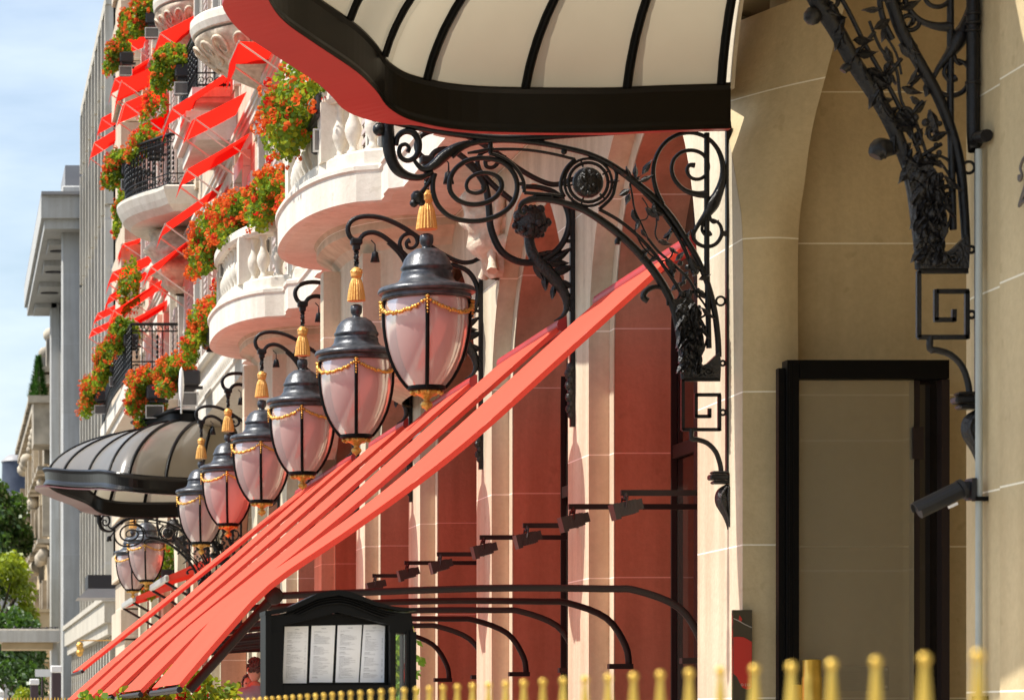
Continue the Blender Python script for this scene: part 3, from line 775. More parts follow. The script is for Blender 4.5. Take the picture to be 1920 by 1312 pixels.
    T([(1640, 470), (1655, 510), (1672, 530), (1695, 518)], [22, 14, 8, 5])
    T([(1578, 560), (1580, 600), (1605, 628), (1645, 638), (1685, 622), (1708, 580), (1698, 535), (1660, 515), (1628, 530), (1618, 560), (1636, 585), (1658, 575)], [14, 14, 14, 14, 14, 14, 12, 11, 11, 12, 14, 22])
    T([(1705, 578), (1738, 578)], 20, sub=0)
    for (x, y, r) in ((1703, 885, .022), (1712, 1168, .012), (1713, 1392, .013)): m.torus(zp(x, y, D), r, .006, 14, 6)
    T([(1670, 885), (1684, 885)], 8, sub=0)
    # tendrils
    if not near: T([(1462, 905), (1455, 855), (1430, 825), (1395, 822), (1362, 842), (1352, 868), (1372, 884)], [8, 10, 14, 18, 20, 24, 22])
    if not near: T([(1330, 665), (1300, 625), (1260, 603), (1235, 608), (1232, 628)], [18, 14, 16, 20, 18])
    T([(1600, 850), (1560, 838), (1525, 850), (1500, 890)], 8); m.torus(zp(1590, 905, D), .066, .006, 20, 5)
    T([(1600, 860), (1640, 920), (1650, 980), (1640, 1060), (1615, 1130)], 8)
    # vine through the spandrel
    if near: T(q2((1630, 40), (1650, 90), (1680, 130), (1690, 190), (1720, 240), (1740, 300)), 9); T(q2((1655, 60), (1680, 100), (1690, 140)), 7)
    else:
        T([(1290, 350), (1300, 400), (1312, 470), (1345, 540), (1372, 600)], 7); T([(1395, 440), (1412, 520), (1405, 580), (1425, 620)], 6); T([(1345, 415), (1372, 460), (1366, 510), (1320, 520)], 5)
    if not near: T([(1372, 600), (1420, 660), (1490, 720), (1560, 790), (1600, 870)], 10); T([(1310, 560), (1350, 640), (1420, 700), (1470, 690), (1490, 650)], 6)
    # square-key panel under the arch
    for a in ([(1527, 1243), (1700, 1243)], [(1530, 1243), (1530, 1472)], [(1527, 1470), (1700, 1470)], [(1697, 1476), (1697, 1312)], [(1703, 1312), (1590, 1312)], [(1590, 1306), (1590, 1412)], [(1584, 1410), (1656, 1410)], [(1652, 1416), (1652, 1374)]):
        T(a, 17, sub=0, n=4)
    T([(1570, 1470), (1570, 1512), (1590, 1514), (1640, 1530), (1680, 1570), (1700, 1625), (1705, 1660)], [20, 18, 18, 18, 18, 18, 18], sub=3)
    for (a, b, w1) in ((1660, 1672, 1.0), (1675, 1700, 1.25), (1703, 1718, .9)):
        p = zp(1700, a, D); q = zp(1700, b, D); r = .045*w1
        m.bbox((p.x-r, D-.035, q.z), (F-.002, D+.035, p.z), .006)
    fr = m.build("bracket", M['iron'], root)
    # cast ornaments
    m = MB()
    c = zp(1100, 345, D)
    m.lathe([(.001, -.03), (.03, -.028), (.055, -.02), (.072, -.006), (.078, .008), (.072, .02), (.001, .022)], (0, 0, 0), 20)
    # (lathe is around z: turn it to face along the street)
    m.v = [(c.x+x, c.y+z, c.z+y) for x, y, z in m.v]
    rnd = random.Random(int(D*10))
    for k in range(26):
        a = rnd.random()*6.28; r = .062*sqrt(rnd.random()); m.ball(c+Vector((r*cos(a), -.024, r*sin(a))), rnd.uniform(.007, .016), 6)
    if not near: m.build("medallion", M['ironleaf'], fr)
    m = MB(); rnd = random.Random(11)
    lv = [(1290, 330, -1.9, 60, 26), (1318, 325, -1.6, 65, 26), (1345, 310, -1.0, 80, 30), (1270, 320, -2.5, 75, 22), (1240, 340, 3.1, 60, 20), (1330, 345, -.45, 70, 26), (1285, 380, 2.6, 60, 30), (1290, 395, 1.9, 55, 28), (1310, 350, -.9, 45, 30),
          (1300, 470, 1.2, 70, 30), (1330, 520, 1.9, 50, 24), (1360, 460, .7, 80, 34), (1395, 440, 1.3, 85, 40), (1405, 480, .5, 40, 24), (1340, 560, 1.0, 45, 20), (1415, 610, .3, 65, 26), (1440, 600, -.6, 60, 24), (1460, 610, -1.3, 65, 22), (1470, 640, .6, 50, 22),
          (1390, 650, 3.0, 55, 22), (1420, 680, 2.6, 60, 24), (1450, 690, .9, 80, 34), (1480, 720, 1.4, 60, 30), (1500, 700, -.8, 60, 26), (1540, 640, -1.3, 75, 30), (1560, 690, 1.2, 80, 34), (1555, 750, 2.0, 60, 28), (1580, 770, -.9, 60, 26), (1600, 790, -.4, 60, 26), (1520, 800, 2.4, 60, 28), (1560, 830, 1.8, 70, 34), (1600, 830, .8, 70, 30), (1540, 880, 2.2, 70, 34), (1365, 665, 2.2, 50, 20)]
    if near: lv = [(x+(1600-x)*.25+90*(650-y)/400, y, a, l*1.1, wd*1.15) for x, y, a, l, wd in lv]
    for (x, y, a, l, wd) in lv: leaf3(m, (x, y), a, l, wd, D+rnd.uniform(-.02, .01), 0, rnd.uniform(.0, .8))
    for k in range(14): m.ball(zp(1540+rnd.uniform(-30, 60), 700+rnd.uniform(0, 170), D-.012), rnd.uniform(.009, .018), 6)
    m.build("vine_leaves", M['ironleaf'], fr)
    m = MB()   # acanthus console between the ribs
    body = [(1478, 880), (1560, 868), (1604, 930), (1606, 1000), (1620, 1050), (1626, 1110), (1604, 1150), (1600, 1185), (1640, 1170), (1692, 1120), (1700, 1165), (1697, 1236), (1530, 1236), (1516, 1120), (1498, 980)]
    s0 = S(14.75)
    m.prism([(F+(650+a/2.4293-1365)/s0, H((VY-(200+b/2.4293))/s0)) for a, b in body], D-.025, D+.025, lambda u, v, d: (u, d, v))
    for k in range(60):
        t = rnd.random(); x = 1500+60*t*0+rnd.uniform(10, 115); y = 890+rnd.random()*330
        if x > 1610 and y < 1150: x = 1600-rnd.random()*60
        leaf3(m, (x, y), rnd.uniform(.6, 2.3) if y < 1180 else rnd.uniform(-2.5, -.6), rnd.uniform(40, 80), rnd.uniform(18, 34), D-.028-rnd.random()*.012, 0, rnd.uniform(.2, 1.2))
    for k in range(26): m.ball(zp(1500+rnd.uniform(10, 110), 890+rnd.uniform(0, 330), D-.03), rnd.uniform(.01, .024), 7)
    for (x, y, r) in ((1640, 1205, 22), (1585, 1205, 22)):
        pts = [zp(a, b, D-.032) for a, b in scroll(x, y, r, 1.5)]; m.tube(pts, .006, 5)
    m.build("acanthus_console", M['ironleaf'], fr)
    m = MB()   # seed-pod drop against the wall
    pod = [(1735, 1722, 10), (1725, 1740, 26), (1712, 1765, 40), (1712, 1795, 44), (1722, 1825, 38), (1732, 1860, 26), (1738, 1895, 16), (1740, 1925, 8)]
    iron_tube(m, [(a, b) for a, b, r in pod], [r*1.25 for a, b, r in pod], y=D)
    for sgn in (-1, 1):
        iron_tube(m, [(1728+sgn*4, 1730), (1715+sgn*14, 1768), (1715+sgn*16, 1800), (1730+sgn*6, 1860), (1738, 1915)], 9, y=D-.035)
    m.build("pod_drop", M['ironleaf'], fr)
make_canopy(12.95, "near entrance canopy seen from below, black fascia with red lip and cream glass panels")
make_canopy(40.95, "far domed entrance canopy of grey glass with black ribs, beyond the row of lanterns")
# ================================================================== WALL LANTERNS
D1 = 18.35
def L1(x, y, yo=0):   # photo pixel of the nearest lantern -> world
    s0 = S(D1); return Vector((F+(x-1075)/s0, D1+yo, H((VY-y)/s0)))
def L2(x, y, yo=0):   # pixel of the second lantern -> same lantern's coordinates
    k = 303.54/S(21.55); return L1(VX+(x-VX)*k-(0), VY-(VY-y)*k, yo)
def make_lantern():
    root = thing("wall_lantern", (F, D1, 0), "", "wall lantern", "matching lanterns on scrolled brackets along the facade")
    s0 = S(D1)
    m = MB()
    T = lambda f, pts, r, **k: m.tube([f(*p) for p in pts], [q*1.12/s0 for q in r] if hasattr(r, '__len__') else r*1.12/s0, 8, k.get('sub', 4))
    # upright on the pier
    a = L1(1075, 388); b = L1(1075, 800)
    m.box((F-.03, D1-.016, b.z), (F+.0-.002, D1+.016, a.z))
    m.lathe([(.016, a.z), (.012, a.z+.02), (.002, a.z+.06)], (F-.015, D1, 0), 6)
    for y in (452, 700): p = L1(1066, y); m.tube([p+Vector((-.02,0,0)), p+Vector((.03,0,0))], .012, 6)
    # outer and inner arms
    T(L2, [(668, 457), (653, 447), (648, 430), (657, 415), (680, 408), (712, 411), (745, 425), (778, 446), (812, 470), (840, 486), (862, 494), (880, 493), (893, 487), (905, 486)], [5, 5, 5, 5, 5, 5, 5, 5, 4.5, 4.5, 4.5, 4.5, 4.5, 4.5])
    T(L2, [(668, 455), (678, 442), (695, 438), (712, 444), (732, 459), (752, 477), (775, 500), (800, 520)], 5)
    T(L2, [(748, 472), (745, 458), (751, 445), (764, 440), (775, 446), (778, 458), (770, 467), (760, 466), (758, 457), (764, 453)], [4.5, 4, 4, 4, 4, 4, 3.5, 3.5, 4, 6])
    T(L2, [(775, 446), (790, 452)], 4, sub=0)
    # big ring back to the pier
    T(L1, [(868, 300), (893, 325), (908, 352), (914, 390), (918, 430), (938, 472), (975, 492), (1015, 487), (1048, 462), (1064, 425), (1060, 392), (1042, 365), (1010, 352), (975, 350)], [6, 6, 6, 6, 6, 6, 6, 6, 5.5, 5.5, 5, 5, 4.5, 4])
    br = m.build("bracket", M['iron'], root)
    # rosette, stem and acanthus leaf
    m = MB(); rnd = random.Random(3); c = L1(993, 418)
    m.ball(c, .10, 14)
    for k in range(40):
        th = rnd.random()*6.28; ph = rnd.uniform(-1.3, 1.3); d = Vector((cos(th)*cos(ph), sin(th)*cos(ph), sin(ph)))
        m.ball(c+d*.098, rnd.uniform(.014, .03), 7)
    m.tube([L1(*p) for p in ((985, 400), (990, 425), (990, 455), (998, 480), (1018, 505), (1040, 528), (1056, 552), (1060, 575), (1052, 592), (1036, 602))], [.024, .03, .032, .036, .044, .04, .03, .02, .012, .004], 8, 4, flat=1.0)
    s_ = s0
    for (x, y, a, l, wd) in ((1005, 488, .2, 60, 20), (1015, 500, -.5, 62, 18), (1030, 512, -.2, 45, 18), (1040, 530, .3, 34, 18), (1050, 548, .7, 30, 16), (1056, 562, 1.1, 30, 14), (1000, 492, 1.2, 40, 16), (1018, 515, 1.5, 34, 14), (1036, 535, 1.7, 30, 12), (1000, 480, -.1, 50, 14)):
        cc = L1(x, y); d = Vector((cos(a), 0, -sin(a))); sd = Vector((sin(a), 0, cos(a))); ln = l/s_; w0 = wd/s_
        rows = []
        for t, ww in ((0, .5), (.2, .9), (.45, 1), (.7, .75), (.88, .4), (1, .05)):
            p = cc+d*ln*t+Vector((0, 0, .10*ln*(t*t)))
            rows.append([p+sd*w0*ww*.5, p+Vector((0, -.02, 0)), p-sd*w0*ww*.5, p+Vector((0, .012, 0))])
        m.loft(rows, True, True)
    for k in range(9):   # lower leaf against the pier foot
        y = 690+k*11; p = L1(1069-4*(k % 2), y)
        m.ball(p+Vector((-.01, -.01, 0)), .026-.001*k, 6, sz=1.4)
    m.build("acanthus_leaf", M['ironleaf'], br)
    # hanger: hook block and twisted rod
    X0 = L2(664, 500).x; m = MB()
    def zz(y): return L2(0, y).z
    m.bbox((X0-.042, D1-.035, zz(462)), (X0+.042, D1+.035, zz(449)), .01); m.bbox((X0-.026, D1-.026, zz(472)), (X0+.026, D1+.026, zz(460)), .008)
    pts = [(X0+.006*cos(t*1.9), D1+.006*sin(t*1.9), zz(470)+(zz(508)-zz(470))*t/20) for t in range(21)]
    m.tube(pts, .017, 4, twist=.5); m.build("hanging_rod", M['iron'], root)
    m = MB(); cone = L2(699, 460)
    m.lathe([(.004, .0), (.006, -.05), (.022, -.06), (.024, -.075), (.035, -.13), (.001, -.13)], (cone.x, D1, cone.z), 10); m.tube([cone, cone+Vector((-.03, 0, .03))], .005, 4)
    m.build("small_tassel", M['iron'], root)
    # gilt tassel, fluted
    m = MB(); n = 40; rows = []
    for r, y in ((.012, 503), (.032, 506), (.042, 512), (.040, 520), (.030, 524), (.036, 527), (.047, 535), (.056, 548), (.062, 560), (.064, 566)):
        fl = .0 if y < 527 else .05
        rows.append([(X0+r*(1+fl*cos(k*pi))*cos(2*pi*k/n), D1+r*(1+fl*cos(k*pi))*sin(2*pi*k/n), zz(y)) for k in range(n)])
    rows.append([(X0, D1, zz(565))]*n); m.loft(rows)
    for t in range(10):
        a = t*.9; m.ball((X0+.036*cos(a), D1+.036*sin(a), zz(509+.6*t)), .011, 6)
    m.build("tassel", M['tassel'], root)
    # cap (profile read from the nearest lantern)
    m = MB()
    def z1(y): return L1(0, y).z
    prof = [(6, 438), (12, 441), (13, 450), (12, 457), (8, 462), (9, 466), (22, 468), (34, 476), (42, 487), (46, 499), (48, 501), (49, 505), (46, 508), (46, 511), (48, 513), (48, 516), (49, 522), (55, 530), (67, 535), (80, 538), (88, 541), (91, 546), (91, 550), (86, 553), (84, 552), (82, 556), (84, 559), (82, 563), (78, 564), (70, 563), (5, 558)]
    m.lathe([(r/s0, z1(y)) for r, y in prof], (X0, D1, 0), 40); m.build("cap", M['cap'], root)
    # glass bowl
    gp = [(75, 560), (77, 572), (77.5, 590), (77, 610), (74.5, 632), (70, 654), (64, 674), (56, 692), (47, 708), (38, 720), (32, 727)]
    m = MB(); m.lathe([(r/s0, z1(y)) for r, y in gp], (X0, D1, 0), 40); m.build("glass_shade", M['frost'], root)
    for k in range(4):
        a = radians(-98)+k*pi/2; m = MB()
        m.tube([(X0+(r+2)/s0*cos(a), D1+(r+2)/s0*sin(a), z1(y)) for r, y in gp], .0125, 6); m.build("rib", M['blackpaint'], root)
        # garland swag to the next rib
        m = MB(); rr = random.Random(k)
        for q in range(25):
            t = q/24; aa = a+t*pi/2; y = 567+26*(1-(2*t-1)**2)**.8*1.0; R = 84/s0
            m.ball((X0+R*cos(aa)+rr.uniform(-.004, .004), D1+R*sin(aa), z1(y)+rr.uniform(-.004, .004)), .0125+.005*rr.random(), 6, sz=.8)
        for q in range(6): m.ball((X0+(86)/s0*cos(a), D1+(86)/s0*sin(a), z1(566+q*6)), .012-.0012*q, 6)
        m.build("garland", M['gold'], root)
    m = MB(); m.lathe([(30/s0, z1(724)), (35/s0, z1(724)), (36/s0, z1(729)), (34/s0, z1(732)), (28/s0, z1(733)), (.001, z1(732))], (X0, D1, 0), 24); m.build("bottom_ring", M['blackpaint'], root)
    m = MB(); m.lathe([(26/s0, z1(732)), (28/s0, z1(735)), (20/s0, z1(739)), (11/s0, z1(744)), (6/s0, z1(748)), (5/s0, z1(751)), (10/s0, z1(754)), (12/s0, z1(759)), (9/s0, z1(764)), (3/s0, z1(767)), (.001, z1(771))], (X0, D1, 0), 12)
    for k in range(8):
        a = k*pi/4; m.ball((X0+27/s0*cos(a), D1+27/s0*sin(a), z1(736)), .017, 6)
    m.build("finial", M['gold'], root)
    return root
lan = make_lantern()
lan['label'] = "nearest and largest lantern, just left of the ironwork under the near canopy"
for D, lb in ((21.5, "second nearest lantern, overlapped by the largest lantern at its right"), (24.75, "third lantern counting from the largest, above the middle of the red awnings"),
              (27.95, "fourth lantern counting from the largest, its glass overlapping the red awnings"), (31.3, "fifth lantern from the largest, hanging in front of the far canopy's right end"),
              (34.6, "lantern directly in front of the far canopy's black fascia"), (44.1, "small lantern just below the far canopy's scrollwork"), (47.3, "smallest farthest lantern, left of the others beside the grey office building")):
    dup(lan, (F, D, 0), lb)
# ================================================================== TERRACE AWNINGS
FOLD = cr([(0, 0), (.25, -.02), (.45, -.03), (.65, .035), (.82, .115), (.91, .07), (1, 0)], 8)
def interp(u):
    for a, b in zip(FOLD[:-1], FOLD[1:]):
        if a[0] <= u <= b[0]+1e-9: return a[1]+(b[1]-a[1])*(u-a[0])/max(b[0]-a[0], 1e-9)
    return 0
def big_awning(Dn, wd, label, xf=1.214, hf=.175, xw=3.84, hw=2.46, arm=True, fold=1.0):
    root = thing("terrace_awning", (F, Dn+wd/2, H(hw)), label, "awning", "large red awnings sloping down over the terrace")
    n = 28; mm = 9
    def pt(u, v, dz=0):
        sag = fold*interp(u)*(1-.25*sin(pi*v))-.03*sin(pi*v)*sin(pi*u)+.0015*sin(v*5+u*4+Dn)*sin(u*pi)+.003*noise.noise(Vector((u*5+Dn, v*6, 1)))
        return Vector((xw+(xf-xw)*u, Dn+wd*v, H(hw+(hf-hw)*u+sag+dz)))
    m = MB(); m.loft([[pt(i/n, j/mm) for j in range(mm+1)] for i in range(n+1)], closed=False, smooth=True)
    cv = m.build("canvas", M['redcloth'], root)
    for v in (0, 1):      # hems hanging at both sides
        m = MB(); m.loft([[pt(i/n, v)+Vector((0, 0, -.001)), pt(i/n, v)+Vector((.010, 0, -.030))] for i in range(n+1)], closed=False)
        m.build("side_hem", M['redcloth'], cv)
    m = MB()
    a = pt(1, 0); b = pt(1, 1); m.tube([a+Vector((.0, -.03, -.03)), b+Vector((0, .03, -.03))], .017, 10); m.build("front_bar", M['pole'], root)
    m = MB(); a = pt(0, 0); b = pt(0, 1); m.tube([a+Vector((.03, -.03, .0)), b+Vector((.03, .03, 0))], .05, 10)
    m.build("roller", M['redpaint'], root)
    if arm:
        for y in (Dn+.12, Dn+wd-.22):
            m = MB(); e = Vector((1.72, y, H(.640-.13*(1-fold))))
            m.tube([(F+.10, y, H(.30)), (F+.08, y, H(.42)), (F-.03, y, H(.58)), (F-.25, y, H(.668)), (F-.42, y, H(.678)), (2.8, y, H(.680-.02*(1-fold))), e], .020, 8, 4)
            m.box((F-.02, y-.03, H(.285)), (F+.12, y+.03, H(.315)))
            m.build("arm", M['pole'], root)
            m = MB()
            m.lathe([(.001, -.035), (.044, -.035), (.048, -.02), (.048, .02), (.044, .035), (.001, .035)], (0,0,0), 14)
            m.v = [(e.x+x, e.y+z, e.z+yy) for x, yy, z in m.v]
            m.tube([e, (xf+.06, y-.0, H(hf-.03))], .026, 6); m.build("elbow_arm", M['pole'], root)
    return root
big_awning(15.5, 2.05, "nearest and lowest edged red awning, its arm joint beside the menu case")
lbs = ["second red terrace awning, just behind the nearest one", "third red terrace awning, two behind the nearest one", "fourth red terrace awning, three behind the nearest one",
       "fifth red terrace awning, second thin band from the top of the stack"]
for i, D in enumerate((18.62, 21.75, 24.9, 28.1)): big_awning(D, 2.0, lbs[i], fold=(.45, .25, .15, .1)[i])
big_awning(30.2, 2.4, "highest ending terrace awning, thin red band along the top of the stack", xf=1.38, hf=.50, arm=False, fold=0)
def small_awning(Dn, wd, label):
    root = thing("terrace_awning", (F, Dn, H(2.3)), label, "awning", "short red awnings with silver fronts beyond the far canopy")
    m = MB(); a = Vector((F+.0, Dn, H(2.36))); b = Vector((3.26, Dn, H(2.09))); w_ = Vector((0, wd, 0))
    m.add([a, b, b+w_, a+w_, a+Vector((0,0,-.16)), b+Vector((0,0,-.09)), b+w_+Vector((0,0,-.09)), a+w_+Vector((0,0,-.16))], [(0,1,2,3), (0,4,5,1), (3,2,6,7)]); m.build("canvas", M['redcloth'], root)
    m = MB(); m.bbox((3.19, Dn-.1, H(1.99)), (3.256, Dn+wd+.1, H(2.09)), .015); m.build("front_box", M['steel'], root)
    m = MB(); m.tube([(3.22, Dn+.1, H(1.99)), (F-.02, Dn+.1, H(1.62))], .022, 6); m.build("stay", M['pole'], root); m = MB(); m.tube([(3.22, Dn+wd-.1, H(1.99)), (F-.02, Dn+wd-.1, H(1.62))], .022, 6); m.build("stay", M['pole'], root)
small_awning(43.6, 3.0, "short red awning with silver front bar, nearer of the two below the far canopy")
small_awning(51.2, 3.0, "short red awning with silver front bar, farther left of the two below the far canopy")

# ------------------------------------------------------------------ spotlights under the awnings
def make_spot():
    root = thing("spotlight", (F, 15.6, H(1.18)), "", "spotlight", "spotlights on rods above the terrace")
    m = MB(); y = 15.6
    m.box((3.54, y-.012, H(1.165)), (F+.5, y+.012, H(1.195))); m.build("rod", M['pole'], root)
    m = MB(); R = Matrix.Rotation(radians(-14), 3, 'Y')
    m.box((3.50, y-.07, H(1.03)), (3.63, y+.07, H(1.12)), rot=R)
    m.box((3.47, y-.075, H(1.015)), (3.505, y+.075, H(1.125)), rot=R, piv=(3.565, y, H(1.075)))
    for k in range(5): m.box((3.52+k*.021, y-.072, H(1.027)), (3.526+k*.021, y+.072, H(1.123)), rot=R, piv=(3.565, y, H(1.075)))
    m.box((3.63, y-.045, H(1.045)), (3.675, y+.045, H(1.115)), rot=R, piv=(3.565, y, H(1.075)))
    m.build("housing", M['spot'], root)
    m = MB(); m.tube([(3.57, y, H(1.19)), (3.55, y-.02, H(1.13))], .013, 6); m.tube([(3.55, y-.08, H(1.08)), (3.56, y-.08, H(1.155)), (3.56, y+.08, H(1.155)), (3.55, y+.08, H(1.08))], .007, 5); m.build("yoke", M['spot'], root)
    for ch in root.children:
        if ch.name.split('.')[0] in ('housing', 'yoke'):
            for vv in ch.data.vertices:   # about the rod's end
                q = Vector((3.57-F, 0, 0)); vv.co = q+(vv.co-q)*.78
    return root
sp = make_spot()
sp['label'] = "largest spotlight, farthest right on its rod near the black bracket upright"
names = ["second spotlight from the right", "third spotlight from the right", "fourth spotlight from the right", "fifth spotlight from the right", "sixth spotlight from the right", "seventh spotlight from the right, above the menu case"]
for i, (D, dx) in enumerate(((16.62, -.06), (18.25, 0), (19.45, -.05), (21.45, 0), (22.65, -.05), (24.7, 0))):
    dup(sp, (F+dx, D, H(1.18)), names[i]+(" on the row of rods" if i < 5 else ""))

# ================================================================== SMALL WINDOW AWNINGS UPSTAIRS
def win_awning(wx, wy, fx, fy, tip, wd, label, xw=3.93, rods=True):
    """wx,wy wall end of the near edge; fx,fy front end; tip = length the front flap hangs (px)"""
    D = FPX*xw/(wx-VX); s0 = S(D)
    a = P(wx, wy, D); b = P(fx, fy, D)
    root = thing("window_awning", a, label, "awning", "small red window awnings on the upper floors")
    y = Vector((0, wd, 0)); fl = Vector((-.05, 0, -tip/s0)); n = 6
    def pt(u, v): return a.lerp(b, u)+y*v+Vector((0, 0, -.008*sin(pi*u)))
    m = MB(); m.loft([[pt(i/n, j/4) for j in range(5)] for i in range(n+1)], closed=False, smooth=True)
    cv = m.build("canvas", M['redcloth2'], root)
    m = MB(); rows = []
    for j in range(13):
        t = j/12; p = b+y*t; k = 1 if j % 2 == 0 else .86
        rows.append([p, p+fl*k])
    m.loft(rows, closed=False); m.build("valance", M['redcloth2'], cv)
    m = MB(); m.tube([b+Vector((0, -.03, 0)), b+y+Vector((0, .03, 0))], .012, 5); m.build("front_bar", M['rod'], root)
    if rods:
        for t in (.02, .98):
            m = MB(); p = b+y*t; ln = (a.x-b.x)
            m.tube([p, (3.98, p.y, p.z-ln*.78)], .012, 5); m.build("stay_rod", M['rod'], root)
wa = [
 (468,250, 350,318, 26, 1.05, "awning whose lower end reaches just left of the big flower box by the near canopy"),
 (463,172, 366,222, 6, 1.25, "wide bright awning below the twin iron rails, right of the ledge"),
 (437,128, 322,203, 34, 1.05, "long awning crossing the stone ledge under the iron railing"),
 (520,78, 448,78, 58, 1.0, "triangular awning beside the carved bowl and the near canopy's red lip"),
 (367,28, 300,62, 26, 1.3, "awning between the two carved balcony bowls at the top"),
 (278,56, 228,72, 26, 1.3, "topmost left awning under the highest flower boxes"),
 (280,110, 215,148, 24, 1.2, "upper of two stacked awnings left of the railed flower box"),
 (292,122, 228,152, 30, 1.6, "lower of two stacked awnings left of the railed flower box"),
 (318,155, 234,193, 8, 1.5, "awning stretched below the railed flower box"),
 (236,196, 190,222, 22, 1.5, "awning at the far end just above the lowest one of the upper group"),
 (243,226, 176,268, 20, 1.5, "lowest left awning of the upper group against the grey building"),
 (318,205, 258,238, 8, 1.5, "awning half hidden by the curved balcony's flowers"),
 (419,342, 310,420, 24, 1.0, "awning dropping from below the curved balcony towards its carved bracket"),
 (265,446, 230,457, 18, 1.2, "short awning just under the carved bracket of the curved balcony"),
 (290,474, 211,510, 22, 1.3, "awning two below the curved balcony's carved bracket"),
 (360,446, 283,500, 20, 1.1, "awning running up to the flowers on the middle stone balustrade"),
 (282,502, 205,554, 26, 1.2, "awning above the long wide one in the lower left group"),
 (312,518, 214,582, 8, 1.4, "long wide awning in the middle of the lower left group"),
 (238,560, 182,588, 16, 1.2, "awning with its tip against the grey fins above the far flowers"),
 (317,560, 250,598, 16, 1.2, "awning directly above the lattice iron railing"),
 (226,592, 172,618, 12, 1.2, "lowest awning of all, just above the red flowers at the far left"),
]
for a in wa: win_awning(*a[:5], a[5]*1.2, a[6])
# a little tangle of long stay rods in front of the windows belongs to one folded awning
# ================================================================== GERANIUM BOXES
def foliage_quads(m, rnd, c, rx, ry, rz, n, size, droop=0, mi=None):
    for _ in range(n):
        while True:
            x, y, z = (rnd.uniform(-1, 1) for _ in range(3))
            if x*x+y*y+z*z <= 1: break
        r = sqrt(x*x+y*y+z*z)
        if r < .55 and rnd.random() < .6: continue
        p = Vector((c[0]+x*rx, c[1]+y*ry, c[2]+z*rz-(droop*(x*x) if x < 0 else 0)))
        p += Vector([noise.noise(p*4+Vector((q*9, 0, 0)))*.10 for q in range(3)])
        s = size*rnd.uniform(.6, 1.25)
        d = Vector((rnd.gauss(0, 1), rnd.gauss(0, 1), rnd.gauss(.5, .8))).normalized(); u = d.orthogonal().normalized(); v = d.cross(u)
        a0 = rnd.random()*6.28; k = 5
        m.add([p+(u*cos(a0+2*pi*q/k)+v*sin(a0+2*pi*q/k))*s*.5 for q in range(k)], [tuple(range(k))], (0 if rnd.random() < .6 else 1) if mi is None else mi)
def flowers(m, rnd, c, rx, ry, rz, n, size, droop=0, crimson=.12):
    for _ in range(n):
        while True:
            d = Vector((rnd.gauss(-.35, 1), rnd.gauss(-.25, 1), rnd.gauss(.1, .8)))
            if d.length > .2: break
        d.normalize(); k = rnd.uniform(.8, 1.08)
        p = Vector((c[0]+d.x*rx*k, c[1]+d.y*ry*k, c[2]+d.z*rz*k-(droop*d.x*d.x if d.x < 0 else 0)))
        p += Vector([noise.noise(p*4+Vector((q*9, 0, 0)))*.10 for q in range(3)])
        mi = 1 if rnd.random() < crimson else 0; R = size*rnd.uniform(.7, 1.3)
        for q in range(12):
            e = Vector((rnd.gauss(0, 1), rnd.gauss(0, 1), rnd.gauss(0, 1))).normalized(); pc = p+e*R*.5; u = e.orthogonal().normalized(); v = e.cross(u); s = R*.25
            m.add([pc+(u*cos(1.57*j)+v*sin(1.57*j))*s for j in range(4)], [(0, 1, 2, 3)], mi)
